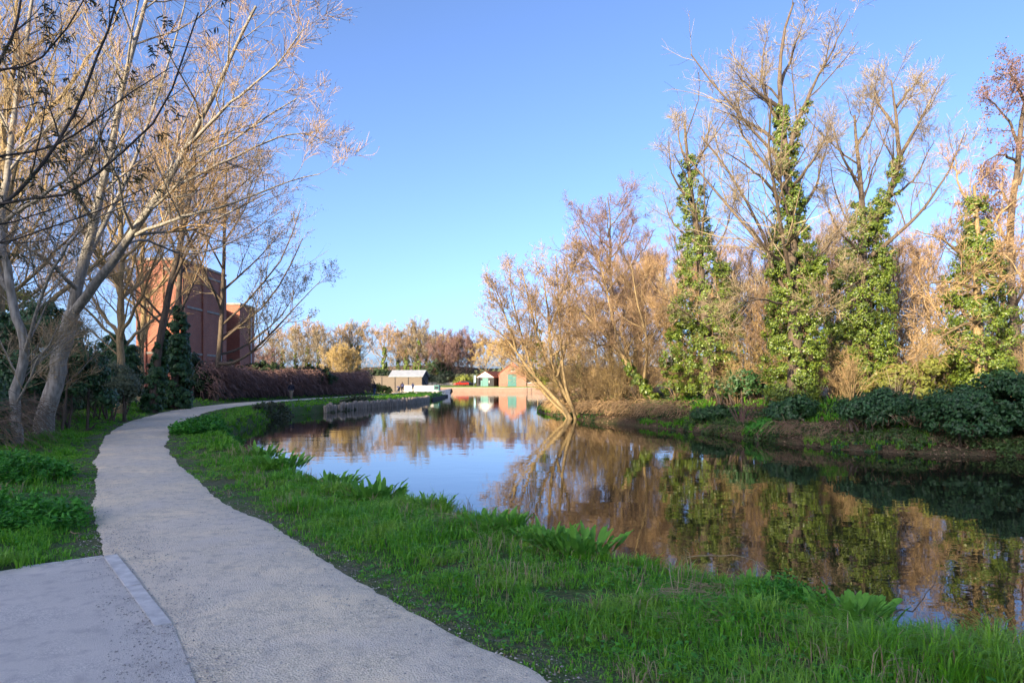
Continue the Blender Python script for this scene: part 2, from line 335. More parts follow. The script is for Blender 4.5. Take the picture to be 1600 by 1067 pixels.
# water
def water_mat():
    m = bpy.data.materials.new('water'); m.use_nodes = True; n = m.node_tree.nodes; l = m.node_tree.links; b = n['Principled BSDF']
    b.inputs['Base Color'].default_value = (.012,.014,.008, 1); b.inputs['Roughness'].default_value = .015; b.inputs['IOR'].default_value = 1.36; b.inputs['Specular IOR Level'].default_value = .62
    tc = n.new('ShaderNodeTexCoord')
    def noise(s, st, d):
        mp = n.new('ShaderNodeMapping'); mp.inputs['Scale'].default_value = st; l.new(tc.outputs['Object'], mp.inputs[0])
        q = n.new('ShaderNodeTexNoise'); q.inputs['Scale'].default_value = s; q.inputs['Detail'].default_value = d; l.new(mp.outputs[0], q.inputs[0]); return q.outputs[0]
    b1 = n.new('ShaderNodeBump'); b1.inputs['Distance'].default_value = .0018; b1.inputs['Strength'].default_value = 1; l.new(noise(2.2, (1, 1.5, 1), 2), b1.inputs['Height'])
    b2 = n.new('ShaderNodeBump'); b2.inputs['Distance'].default_value = .005; l.new(noise(.5, (1, 1.6, 1), 1), b2.inputs['Height']); l.new(b2.outputs[0], b1.inputs['Normal'])
    l.new(b1.outputs[0], b.inputs['Normal']); MATS['water'] = m
water_mat()
o = obj('water', mesh('water', [(-75,-20,WZ),(70,-20,WZ),(70,171.1,WZ),(-75,171.1,WZ)], [[[0,1,2,3]]]), 'water'); o['kind'] = 'structure'

# ---------------------------------------------------------------- tree machinery
def poly(pts, n=16, wob=0., seed=0):
    P = smooth_line(np.array(pts, float), 8); P = resample(P, n)
    if wob:
        r_ = np.random.default_rng(seed); w_ = np.cumsum(r_.normal(0, wob, (n, 3)), 0); w_ -= np.linspace(0, 1, n)[:, None]*w_[-1]; P = P+w_
    return P
def spawn(P, r, count, t0, t1, lf, ang, up, wig, m, rf=.5, rmin=.004, lmin=.15, rg=None, out=0., lmax=99):
    N, n_, _ = P.shape; plen = np.linalg.norm(np.diff(P, axis=1), axis=2).sum(1)
    cnt = np.maximum(1, (count*np.ones(N)).astype(int)); idx = np.repeat(np.arange(N), cnt); K = len(idx)
    t = t0+(t1-t0)*rg.random(K); f = t*(n_-1); i0 = np.minimum(f.astype(int), n_-2); fr = (f-i0)[:, None]
    p0 = P[idx, i0]*(1-fr)+P[idx, i0+1]*fr; tg = unit(P[idx, i0+1]-P[idx, i0]); r0 = r[idx, i0]*(1-fr[:, 0])+r[idx, i0+1]*fr[:, 0]
    rnd = rg.normal(size=(K, 3)); perp = unit(rnd-(rnd*tg).sum(1, keepdims=True)*tg); a = ang*(.7+.6*rg.random(K))[:, None]
    d = unit(np.cos(a)*tg+np.sin(a)*perp+np.array([0, 0, up]))
    L = np.clip(plen[idx]*lf*(1.15-.75*t)*(.55+.8*rg.random(K)), lmin, lmax); st = (L/(m-1))[:, None]
    Q = np.empty((K, m, 3)); Q[:, 0] = p0
    for j in range(1, m):
        d = unit(d+rg.normal(0, wig, (K, 3))+np.array([0, 0, up*.35])); Q[:, j] = Q[:, j-1]+d*st
    rr = np.maximum(np.minimum(r0*rf, L*.011+.002), rmin)[:, None]*np.linspace(1, .35, m)[None]
    return Q, np.maximum(rr, rmin*.6)
def leaf_quads(C, nrm, size, rg, fold=.25, asp=.8):
    """kite-shaped two-triangle leaves at C facing nrm"""
    K = len(C); nrm = unit(nrm); rnd = rg.normal(size=(K, 3)); u_ = unit(rnd-(rnd*nrm).sum(1, keepdims=True)*nrm); v_ = np.cross(nrm, u_)
    s = (size*(.6+.8*rg.random(K)))[:, None]
    V = np.stack([C-u_*s*.5, C+v_*s*.5*asp-nrm*s*fold*.5, C+u_*s*.6, C-v_*s*.5*asp-nrm*s*fold*.5], 1).reshape(-1, 3)
    k_ = np.arange(K)*4; return V, np.concatenate([np.stack([k_, k_+1, k_+2], 1), np.stack([k_, k_+2, k_+3], 1)])
def clumps(centers, rad, per, size, rg, axis_pts=None, up=.35):
    c = np.repeat(centers, per, 0); rr = np.repeat(np.broadcast_to(rad, len(centers)), per); K = len(c)
    off = unit(rg.normal(size=(K, 3)))*(rg.random(K)**.4*rr)[:, None]*np.array([1, 1, .85])
    nrm = unit(off)+np.array([0, 0, up])+rg.normal(0, .35, (K, 3))
    if axis_pts is not None: nrm = nrm+unit((c-np.repeat(axis_pts, per, 0))*np.array([1, 1, 0]))*.8
    return leaf_quads(c+off, nrm, size*np.ones(K), rg)
def leaf_obj(name, V, T, m, parent=None): return obj(name, mesh(name, V, [T]), m, parent)
def tree(name, label, cat, limbs, lv, bark='bark_brown', twig='twig_brown', seed=1, group=None, buds=None, base=None, limb_sides=8):
    """limbs: list of (polyline (n,3), r0, r1); lv: list of dicts for spawn"""
    rg = np.random.default_rng(seed); P0 = np.array([l_[0] for l_ in limbs]); nn = P0.shape[1]
    R0 = np.array([np.linspace(l_[1]**.8, l_[2]**.8, nn)**(1/.8) for l_ in limbs])
    bs = P0[0, 0] if base is None else np.array(base)
    root = thing(name, label, cat, tuple(bs), group=group); off = -bs
    if P0[0, 0, 2]-.0 < 3: R0[0, 0] *= 1.2; R0[0, 1] *= 1.05
    V, Q = tubes(P0+off, R0, limb_sides); mb = MB().add(V, Q)
    P, r_ = P0, R0; tw = MB(); tips = None
    for i, k_ in enumerate(lv):
        k_ = dict(k_); P, r_ = spawn(P, r_, rg=rg, **k_)
        V, Q = tubes(P+off, r_, 5 if i == 0 else 3) if i < len(lv)-1 else ribbons(P+off, r_, rg)
        (mb if i == 0 else tw).add(V, Q)
        tips = P
    mb.build('trunk', bark, root, True)
    if tw.n: tw.build('crown', twig, root, True)
    if buds:
        bm, bsz, bn = buds; pts = tips[:, 1:].reshape(-1, 3); pts = pts[rg.random(len(pts)) < bn]+off
        pts = np.repeat(pts, 2, 0)+rg.normal(0, bsz*.6, (len(pts)*2, 3))
        V, T = leaf_quads(pts, rg.normal(size=pts.shape), bsz*np.ones(len(pts)), rg); leaf_obj('buds', V, T, bm, root)
    return root
def copy_tree(o, loc, rz=0, s=1, label=None, group=None, parent=None):
    c = o.copy(); COL.objects.link(c); c.parent = parent
    if parent is None:
        c.location = loc; c.rotation_euler = (0, 0, rz); c.scale = (s, s, s) if np.isscalar(s) else s
        if label: c['label'] = label
        if group: c['group'] = group
    for ch in o.children: copy_tree(ch, None, parent=c)
    return c
L3 = [dict(count=12, t0=.2, t1=1, lf=.42, ang=.8, up=.2, wig=.13, m=6, lmin=.9), dict(count=9, t0=.15, t1=1, lf=.48, ang=.7, up=.12, wig=.15, m=4, lmin=.55), dict(count=8, t0=.1, t1=1, lf=.5, ang=.65, up=.08, wig=.17, m=3, rmin=.0042, lmin=.32)]
def LV(c, **kw):
    L = [dict(d) for d in L3[:len(c)]]
    for d, n_ in zip(L, c): d['count'] = n_; d.update(kw)
    return L
def ivy(parent, paths, label=None, m='ivy_leaf', size=.085, per=54, seed=3, dens=1.75, name='ivy'):
    """paths: (polyline world, radius list along it)"""
    rg = np.random.default_rng(seed); VV = MB(); off = np.array(parent.location)
    for P, rad in paths:
        P = resample(np.array(P, float), 60); rad = np.interp(np.linspace(0, 1, 60), np.linspace(0, 1, len(rad)), rad)
        ln = np.linalg.norm(np.diff(P, axis=0), axis=1).sum(); nc = int(dens*ln*np.mean(rad)*2*np.pi/.16)
        w_ = np.cumsum(rad+.15); f = np.interp(rg.random(nc)*w_[-1], w_, np.arange(60)); i0 = np.minimum(f.astype(int), 58); fr = (f-i0)[:, None]
        ax = P[i0]*(1-fr)+P[i0+1]*fr; th = rg.random(nc)*2*np.pi; rr = rad[i0]*(.6+.45*rg.random(nc)**.7)*(.8+.5*vnoise(th*2, f*.35, 1, seed))
        c = ax+np.stack([np.cos(th), np.sin(th), 0*th], 1)*rr[:, None]
        V, T = clumps(c-off, .10+.13*rg.random(nc)+rad[i0]*.06, per, size, rg, ax-off); VV.add(V, T=T)
    o_ = obj(name, mesh(name, np.concatenate(VV.V), [np.concatenate(VV.T)]), m, parent)
    return o_

# ---------------------------------------------------------------- buildings
# unseen hillside added behind the viewer; its stepped crest is shaped to shade the foreground
SRZ = math.atan2(-SX, SY); TE = math.tan(ELEV)
qs = np.concatenate([np.arange(-260, -60, 12), np.arange(-60, 10, .8), np.arange(10, 200, 12)]); ps = np.linspace(-175, -62, 40)
QQ, PP = np.meshgrid(qs, ps); crest = (1.8+129.6*TE)+(-2.4+3.4*TE)*(1-sstep(-18.6, -16.8, QQ))+(3.2+7*TE)*(1-sstep(-29.5, -26, QQ))
crest = crest*(1-.75*sstep(90, 190, QQ))*(1-.6*sstep(-110, -240, QQ)); hz_ = crest*np.where(PP < -100, 1-sstep(-100, -176, PP), 1-sstep(-100, -61, PP))-.3
k = (np.arange(len(ps)-1)[:, None]*len(qs)+np.arange(len(qs)-1)[None]).ravel(); nq = len(qs)
mat('shade_hill_green', (.09,.13,.03), (.06,.08,.025), .95, .05)
o = obj('added_shade_hill', mesh('added_shade_hill', np.stack([QQ, PP, hz_], -1).reshape(-1, 3), [np.stack([k, k+1, k+nq+1, k+nq], 1)], True), 'shade_hill_green', rz=SRZ); o['kind'] = 'structure'

mx, my = -31.5, 65.0
t = thing('brick_mill', 'tall red brick mill building with flat parapet behind the towpath trees', 'mill', (mx, my, 0))
MB().box(-4.2, 0, 0, 10, -.5, 13.3).box(-4.2, -2.1, 10, 15.4, -.5, 10.2).build('wall', 'mill_brick', t)
MB().box(-5, -.55, 15.4, 20, -.5, 10.8).build('annex_wall', 'mill_brick', t)
for x0, x1, y0, y1, z in ((-4.32,.12,-.12,10.12,13.3),(-5.1,-.43,15.28,20.1,10.8)): MB().box(x0, x1, y0, y1, z, z+.22).build('parapet', 'coping', t)
for x in (-.45, -2.1, -3.75): MB().box(x-.45, x+.45, -.16, 0, -.5, 13.0).build('pier', 'mill_brick', t)
for z in (4.4, 8.9, 12.4): MB().box(-4.28, .08, -.08, 10.08, z, z+.2).build('string_course', 'coping', t)
for y in (.45, 4.8, 9.5): MB().box(0, .16, y-.45, y+.45, -.5, 13.0).build('pier', 'mill_brick', t)
MB().tube([(.12,8.7,.3),(.12,8.7,12.6)], [.07,.07], 8).build('downpipe', 'white_paint', t)
MB().tube([(-.43,18.6,.3),(-.43,18.6,10.2)], [.06,.06], 8).build('downpipe', 'white_paint', t)
t = thing('boundary_wall', 'low brick yard wall beyond the brick mill', 'wall', (-30, 87, 0))
MB().box(-3, 4.5, 0, .3, -.3, 2.6).build('wall', 'mill_brick', t); MB().box(-3.05, 4.55, -.05, .35, 2.6, 2.72).build('coping', 'coping', t)

# far side of the basin
t = thing('canal_wall', 'pale brick wharf wall with stone coping across the basin', 'wall', (0, 171, 0))
MB().box(-75, 17.5, 0, .5, -1.4, .36).build('wall', 'wall_brick', t)
for i in range(62): MB().box(-75+i*1.5+.01, -73.5+i*1.5-.01, -.08, .55, .36, .52).build('coping_stone', 'coping', t)
# boathouse: white boarded gable over black walls
bz = g1(-7.3, 188)
t = thing('boathouse', 'black timber boathouse with white boarded gable and red tiled roof', 'boathouse', (-7.35, 187, bz-.05), R(-24))
MB().box(-2.65, 2.65, 0, 10, 0, 2.45).build('wall', 'black_timber', t)
for i in range(13):
    x = -2.6+i*.4; MB().box(x, x+.385, -.05, -.003, 2.4, 2.42+max(.12, 1.62*(1-abs(x+.19)/2.75))).build('gable_board', 'white_paint', t)
MB().prism([(-2.65,2.4),(2.65,2.4),(0,4.0)], 'y', 0, 10).build('gable_wall', 'black_timber', t)
for sgn in (-1, 1): MB().prism([(0,4.02),(sgn*2.95,2.28),(sgn*2.95,2.4),(0,4.16)], 'y', -.2, 10.2).build('roof', 'roof_tile', t)
d = MB().box(-.75, .95, -.09, -.004, .02, 2.25).build('door', 'teal_paint', t); MB().box(-1.35, -.8, -.08, -.004, .02, 1.6).build('side_door', 'teal_paint', t)
MB().box(1.15, 1.3, -.08, -.004, .9, 1.6).build('notice', 'white_paint', t)
# brick cottage
t = thing('brick_storehouse', 'orange brick gabled storehouse with large green door beside the black boathouse', 'storehouse', (.25, 183, bz-.05), R(4))
MB().prism([(-3.55,0),(3.55,0),(3.55,3.4),(0,6.25),(-3.55,3.4)], 'y', 0, 9).build('wall', 'cottage_brick', t)
for sgn in (-1, 1): MB().prism([(0,6.27),(sgn*3.8,3.22),(sgn*3.8,3.36),(0,6.42)], 'y', -.06, 9.2).build('roof', 'roof_tile', t)
d = MB().box(-1.4, .95, -.06, -.003, .02, 3.1).build('door', 'teal_paint', t); MB().box(-.24, -.21, -.075, -.062, .05, 3.05).build('door_gap', 'black_timber', d)
MB().box(-1.55, 1.1, -.08, -.004, 3.13, 3.38).build('lintel', 'old_timber', t)
wn = MB().box(-.45, .45, -.05, -.004, 4.1, 5.0).build('window', 'glass', t)
MB().box(-.52, .52, -.075, -.052, 4.0, 4.09).box(-.03, .03, -.07, -.052, 4.1, 5.0).box(-.52, -.45, -.07, -.004, 4.1, 5.0).box(.45, .52, -.07, -.004, 4.1, 5.0).build('frame', 'white_paint', wn)
t = thing('picnic_table', 'brown wooden picnic table on the lawn before the storehouse', 'table', (-1.9, 178, g1(-1.9, 178)), R(5))
MB().box(-.95, .95, -.35, .35, .70, .75).build('tabletop', 'old_timber', t)
for y in (-.72, .72): MB().box(-.95, .95, y-.13, y+.13, .42, .46).build('seat', 'old_timber', t)
for x in (-.65, .65): MB().box(x-.04, x+.04, -.75, .75, .34, .40).build('crossbar', 'old_timber', t); MB().box(x-.05, x+.05, -.3, -.2, 0, .7).build('leg', 'old_timber', t); MB().box(x-.05, x+.05, .2, .3, 0, .7).build('leg', 'old_timber', t)
t = thing('low_wall', 'low pale garden wall right of the brick storehouse', 'wall', (4.0, 182.5, bz-.2))
MB().box(0, 7, 0, .35, 0, 1.05).build('wall', 'wall_brick', t); MB().box(-.05, 7.05, -.05, .4, 1.05, 1.17).build('coping', 'white_paint', t)
t = thing('sign_post', 'slim pale blue banner sign on a post beside the boathouse', 'sign', (-10.4, 186, g1(-10.4, 186)))
MB().tube([(0,0,0),(0,0,3)], [.04,.04], 6).build('post', 'pale_metal', t); MB().box(.05, .5, -.02, .02, .9, 2.95).build('banner', 'pale_blue', t)
t = thing('mooring_pole', 'thin dark mooring pole standing at the foot of the wharf wall', 'pole', (3.75, 169.5, -1.2))
MB().tube([(0,0,0),(0,0,3.4)], [.07,.06], 8).build('shaft', 'black_timber', t); MB().tube([(0,0,3.4),(0,0,3.48)], [.09,.09], 8).build('cap', 'pale_metal', t)
t = thing('field_wall', 'long pale wall at the back of the lawn beyond the parked cars', 'wall', (-45, 215, g1(-20, 215)-.1))
MB().box(-25, 44, 0, .4, 0, .95).build('wall', 'coping', t); MB().box(-25.05, 44.05, -.05, .45, .95, 1.05).build('coping', 'coping', t)
# cars
def car(loc, rz, m, label):
    t = thing('parked_car', label, 'car', loc, rz, 'cars parked on the lawn')
    prof = [(-2.0,.35),(2.0,.35),(2.05,.62),(1.9,.82),(1.05,.95),(.45,1.42),(-1.2,1.46),(-1.85,1.0),(-2.05,.9)]
    mb = MB(); n_ = len(prof)
    for yy, sc_ in ((-.85, 1), (-.62, 1), (.62, 1), (.85, 1)): pass
    V = []
    for yy, top in ((-.84, .9), (-.6, 1.0), (.6, 1.0), (.84, .9)):
        for x_, z_ in prof: V.append((x_*(.985 if abs(yy) > .7 else 1), yy*(1 if z_ < 1 else .88), .35+(z_-.35)*top if z_ > 1 else z_))
    Q = [[r_*n_+i, r_*n_+(i+1) % n_, (r_+1)*n_+(i+1) % n_, (r_+1)*n_+i] for r_ in range(3) for i in range(n_)]
    T = [[0, i+1, i] for i in range(1, n_-1)]+[[3*n_, 3*n_+i, 3*n_+i+1] for i in range(1, n_-1)]
    mb.add(V, Q, T).build('body', m, t)
    MB().prism([(-1.55,1.0),(.88,.98),(.4,1.36),(-1.15,1.38)], 'y', -.80, .80).build('side_window', 'glass', t)
    MB().add([(1.0,-.6,.99),(1.0,.6,.99),(.5,.55,1.40),(.5,-.55,1.40)], [[0,1,2,3]]).build('windscreen', 'glass', t)
    for x in (-1.3, 1.3):
        for y in (-.8, .8):
            wv = MB().tube([(x,y-.1,.32),(x,y+.1,.32)], [.32,.32], 16).build('wheel', 'rubber', t)
            MB().tube([(x,y-.11,.32),(x,y+.11,.32)], [.2,.2], 12).build('rim', 'pale_metal', wv)
    for y in (-.6, .6): MB().box(1.98, 2.06, y-.15, y+.15, .62, .76).build('headlight', 'white_paint', t)
car((-14.6, 196, g1(-14.6, 196)-.02), R(205), 'car_red', 'small red hatchback parked on the lawn')
car((-12.9, 199, g1(-12.9, 199)-.02), R(20), 'car_dark', 'dark car parked just behind the red hatchback')
# shed and boat on the left bank
t = thing('long_shed', 'long low brown shed with pale grey roof and black gable end', 'shed', (-16.4, 124, .1), R(-8))
MB().box(-14, 0, 0, 4.2, -.3, 2.7).build('wall', 'old_timber', t)
MB().prism([(0,-.3),(4.2,-.3),(4.2,2.7),(2.1,3.75),(0,2.7)], 'x', .004, .08).build('gable_end', 'black_timber', t)
for a_, b_ in ((-.25, 2.1), (4.45, 2.1)): MB().prism([(a_,2.62),(b_,3.78),(b_,3.9),(a_,2.74)], 'x', -6.2, .3).build('roof', 'pale_metal', t)
MB().box(-14.1, -6.25, -.1, 4.3, 2.7, 2.8).build('flat_roof', 'old_timber', t)
for x in (-12.5, -10, -7.5, -5, -2.5): MB().box(x-.06, x+.06, -.06, -.003, -.3, 2.6).build('post', 'black_timber', t)
MB().tube([(.14,.6,2.5),(.14,3.6,1.1)], [.05,.05], 6).build('brace', 'pale_metal', t)
t = thing('narrowboat', 'white narrowboat moored behind the grassy tip of the towpath bank', 'boat', (-14.6, 118, WZ), R(-4))
hull = MB(); pr = [(-4.5,.95),(-4.3,1),(2.2,1),(3.3,.7),(4.1,.05)]
V = [];
for x_, w_ in pr: V += [(x_, -w_*.85, -.25), (x_, -w_, .95+max(0, x_-2)*.14), (x_, w_, .95+max(0, x_-2)*.14), (x_, w_*.85, -.25)]
hull.add(V, [[i*4+j, i*4+4+j, i*4+4+(j+1) % 4, i*4+(j+1) % 4] for i in range(4) for j in range(4)]+[[0,1,2,3]]).build('hull', 'white_paint', t)
cb_ = MB().prism([(-.85,.9),(.85,.9),(.7,1.78),(-.7,1.78)], 'x', -3.9, 1.2).build('cabin', 'white_paint', t)
fc = MB().prism([(-.82,.9),(.82,.9),(.66,1.85),(-.66,1.85)], 'x', 1.21, 2.1).build('wheelhouse', 'teal_paint', t)
MB().box(1.4, 1.95, -.845, -.72, 1.2, 1.65).build('window', 'glass', fc)
for x in (-3, -1.8, -.6, .5): MB().tube([(x,-.86,1.35),(x,-.76,1.35)], [.14,.14], 12).build('porthole', 'glass', cb_)
MB().box(-4.4, 3.2, -1.03, -.96, .72, .82).build('rubbing_strake', 'black_timber', t)
MB().tube([(3.95,0,.35),(4.2,0,.75),(4.15,0,1.2)], [.16,.22,.14], 8).build('fender', 'rubber', t)
# timber piling along the towpath bank
t = thing('timber_piling', 'weathered timber piles shoring up the towpath bank', 'piling', (-14, 53, WZ))
pl = resample(LBs[(LBs[:, 1] > 51) & (LBs[:, 1] < 84)], 75); pm = [MB() for _ in range(3)]
pmesh = []
for i in range(3):
    mb = MB(); mb.tube([(0,0,-.7),(0,0,.35),(.01,0,.55+.07*i),(0,0,.57+.07*i)], [.17,.165,.15,.02], 8); oo = mb.build('pile', 'pile_timber', None, True); pmesh.append(oo.data); bpy.data.objects.remove(oo)
for i, (x, y) in enumerate(pl):
    if rng.random() < .06: continue
    p = obj('pile', pmesh[i % 3], None, t, (x+14+.12+rng.normal(0, .02), y-53, rng.normal(0, .04)), rng.random()*6); p.rotation_euler = (rng.normal(0, .03), rng.normal(0, .04), rng.random()*6)
MB().tube([(p_[0]+14-.06, p_[1]-53, .42) for p_ in pl], [.07]*len(pl), 6).build('waling', 'pile_timber', t)
t = thing('bank_edging', 'low dark steel edging round the tip of the grassy bank', 'edging', (-10.5, 100, WZ))
tp = LBs[(LBs[:, 1] >= 84) & (LBs[:, 1] < 112.5)]
for i in range(len(tp)-1):
    p, q = tp[i]-np.array((-10.5,100)), tp[i+1]-np.array((-10.5,100)); dd = unit(q-p)*.0; nn_ = np.array((unit(q-p)[1], -unit(q-p)[0]))
    MB().prism([tuple(p+nn_*.12), tuple(q+nn_*.12), tuple(q-nn_*.05), tuple(p-nn_*.05)], 'z', -.8, .34).build('panel', 'bark_dark', t)

# ---------------------------------------------------------------- people on the towpath
def person(label, loc, rz, h, top, legs, hair='hair', pose='walk', bag=None):
    t = thing('person', label, 'person', loc, rz)
    s_ = h/1.75; st = .16 if pose == 'walk' else .05
    J = dict(pel=(0,0,.95), wa=(0,.0,1.1), ch=(0,0,1.32), nk=(0,.0,1.47), hb=(0,.02,1.55), hd=(0,.03,1.66), ht=(0,.015,1.74),
             lh=(-.1,0,.9), lk=(-.11,st*.9,.5), la=(-.11,st*.7-.04,.09), lt=(-.12,st*.7+.13,.035), rh=(.1,0,.9), rk=(.11,-st*.2,.5), ra=(.11,-st*1.5,.1), rt=(.12,-st*1.5+.15,.035),
             ls=(-.2,0,1.40), le=(-.26,-.07,1.13), lw=(-.25,.08 if pose == 'walk' else .25,.92), lf=(-.24,.12 if pose == 'walk' else .32,.83), rs=(.2,0,1.40), re=(.26,-.02,1.13), rw=(.24,.18,.95), rf=(.22,.25,.88))
    E = [('pel','wa'),('wa','ch'),('ch','nk'),('nk','hb'),('hb','hd'),('hd','ht'),('pel','lh'),('lh','lk'),('lk','la'),('la','lt'),('pel','rh'),('rh','rk'),('rk','ra'),('ra','rt'),('ch','ls'),('ls','le'),('le','lw'),('lw','lf'),('ch','rs'),('rs','re'),('re','rw'),('rw','rf')]
    rad = dict(pel=(.16,.12), wa=(.15,.11), ch=(.18,.125), nk=(.065,.065), hb=(.075,.08), hd=(.085,.1), ht=(.06,.07), lh=.1, lk=.07, la=.05, lt=.04, rh=.1, rk=.07, ra=.05, rt=.04, ls=.075, le=.055, lw=.042, lf=.035, rs=.075, re=.055, rw=.042, rf=.035)
    ks = list(J); me = bpy.data.meshes.new('body'); me.from_pydata([tuple(c*s_ for c in J[k_]) for k_ in ks], [(ks.index(a_), ks.index(b_)) for a_, b_ in E], [])
    o_ = bpy.data.objects.new('body', me); COL.objects.link(o_); md = o_.modifiers.new('skin', 'SKIN')
    for i, k_ in enumerate(ks):
        r_ = rad[k_]; r_ = r_ if isinstance(r_, tuple) else (r_, r_); sv = me.skin_vertices[0].data[i]; sv.radius = (r_[0]*s_, r_[1]*s_); sv.use_root = (k_ == 'pel')
    o_.modifiers.new('sub', 'SUBSURF').levels = 2
    dg = bpy.context.evaluated_depsgraph_get(); m2 = bpy.data.meshes.new_from_object(o_.evaluated_get(dg)); bpy.data.objects.remove(o_)
    for k_ in (top, legs, 'skin', hair, 'shoe'): m2.materials.append(MATS[k_])
    for f_ in m2.polygons:
        c = f_.center/s_; f_.use_smooth = True
        f_.material_index = 4 if c.z < .1 else (3 if (c.z > 1.7 or (c.z > 1.56 and c.y < .0)) else 2) if c.z > 1.49 else 2 if (c.z < .93 and abs(c.x) > .195) else 1 if c.z < .93 else 0
    obj('body', m2, None, t)
    if bag:
        MB().box(-.17*s_, .17*s_, -.30*s_, -.13*s_, 1.02*s_, 1.42*s_).build('backpack', bag, t)
    return t
def at(x, D): return ((x-HX)/F*D, D)
x, y = at(455, 66); person('person in dark jacket and khaki trousers walking along the towpath by the hedge', (x, y, g1(x, y)+.02), R(180), 1.74, 'navy', 'khaki')
x, y = at(585, 91); person('person in dark top and blue jeans walking away past the end of the hedge', (x, y, g1(x, y)+.02), R(-10), 1.74, 'black_cloth', 'denim', bag='black_cloth')
x, y = at(628.5, 107); PX, PY = x, y; person('person in dark red top with pale backpack pushing a pushchair', (x, y, g1(x, y)+.02), R(20), 1.8, 'dark_red', 'black_cloth', bag='lilac', pose='push')
x, y = at(645, 111); person('person in pale lilac jacket standing near the white narrowboat', (x, y, g1(x, y)), R(40), 1.62, 'lilac', 'black_cloth', pose='stand')
t = thing('pushchair', 'small pushchair with grey seat wheeled along the towpath', 'pushchair', (PX-.75, PY+.15, g1(PX-.75, PY)+.02), R(60))
MB().prism([(-.2,.35),(.25,.35),(.3,.42),(-.12,.45),(-.35,.95),(-.42,.92)], 'x', -.22, .22).build('seat', 'grey_cloth', t)
MB().prism([(-.42,.9),(-.1,1.12),(.12,1.05),(.1,1.0),(-.1,1.05),(-.38,.86)], 'x', -.23, .23).build('hood', 'lilac', t)
for sx_ in (-.24, .24):
    MB().tube([(sx_,.38,.12),(sx_,0,.4),(sx_,-.5,1.0)], [.018]*3, 6).build('frame', 'pale_metal', t); MB().tube([(sx_,-.3,.13),(sx_,0,.4)], [.016]*2, 6).build('strut', 'pale_metal', t)
    for yy in (.38, -.3): MB().tube([(sx_-.02,yy,.12),(sx_+.02,yy,.12)], [.12,.12], 14).build('wheel', 'rubber', t)
MB().tube([(-.24,-.5,1.0),(.24,-.5,1.0)], [.02,.02], 6).build('handle', 'rubber', t)

# ---------------------------------------------------------------- trees of the left (towpath) bank
def P3(D, *pts): return [px(x, y, D+(p[0] if p else 0)) for x, y, *p in pts]
def limb(D, pts, r0, r1, n=16, wob=.02, seed=0): return (poly(P3(D, *pts), n, wob, seed), r0, r1)
def ground_first(l_):
    P = l_[0]; P[0, 2] = g1(P[0, 0], P[0, 1])-.12; return l_
# the big pale forked tree beside the path
D = 20
l0 = ground_first(limb(D, [(66,662),(88,590),(104,520),(114,488)], .25, .2, seed=1))
limbs = [l0,
 limb(D, [(112,492),(124,440),(142,370),(165,270,.6),(205,90,1.2),(250,-80,1.5)], .16, .04, seed=2),
 limb(D, [(114,490),(150,445,-.3),(190,385,-.6),(232,322,-1),(290,225,-1.5),(345,120,-2),(400,10,-2.4)], .14, .03, seed=3),
 limb(D, [(130,420),(170,340,1.5),(215,240,3),(262,100,4),(300,-40,5)], .08, .02, seed=4),
 limb(D, [(200,372,-.6),(270,345,-1.6),(350,320,-2.4),(440,290,-3.0),(500,272,-3.4)], .055, .012, seed=5),
 limb(D, [(245,305,-1),(320,262,-.6),(400,225,0),(470,205,.6),(530,232,1)], .05, .012, seed=6),
 limb(D, [(280,240,-1.4),(350,170,-2.6),(420,110,-3.6),(475,45,-4)], .05, .012, seed=7),
 limb(D, [(150,345,.3),(110,280,-1),(60,190,-2.2),(20,60,-3)], .07, .015, seed=8),
 limb(D, [(120,450,0),(80,415,-1.5),(30,380,-2.5),(-40,330,-3)], .06, .015, seed=9),
 limb(D, [(190,385,-.6),(230,375,1),(300,395,2.2),(380,372,3),(440,330,3.5)], .045, .012, seed=10)]
tree('forked_tree', 'large pale-barked tree forking low beside the gravel path', 'tree', limbs, LV((12,10,8)), 'bark_pale', 'twig_tan', 11, buds=('bud_brown', .03, .3))
# leftmost crooked tree
D = 16.5
limbs = [ground_first(limb(D, [(25,690),(22,620),(38,545),(18,480),(8,400)], .12, .09, seed=21)),
 limb(D, [(8,402),(2,330,.4),(20,200,1),(45,60,1.5),(60,-60,2)], .10, .03, seed=22),
 limb(D, [(14,455),(-20,380,.4),(-60,250,1)], .07, .03, seed=23), limb(D, [(36,550),(60,480,-.5),(85,420,-1),(140,350,-1.4),(215,318,-1.8)], .045, .015, seed=24),
 limb(D, [(5,350,.2),(60,310,-.8),(130,255,-1.6),(180,170,-2.4)], .05, .015, seed=25)]
tree('crooked_tree', 'crooked grey tree with kinked stem left of the forked tree', 'tree', limbs, LV((12,10,9)), 'bark_pale', 'twig_grey', 12, buds=('bud_brown', .036, .25))
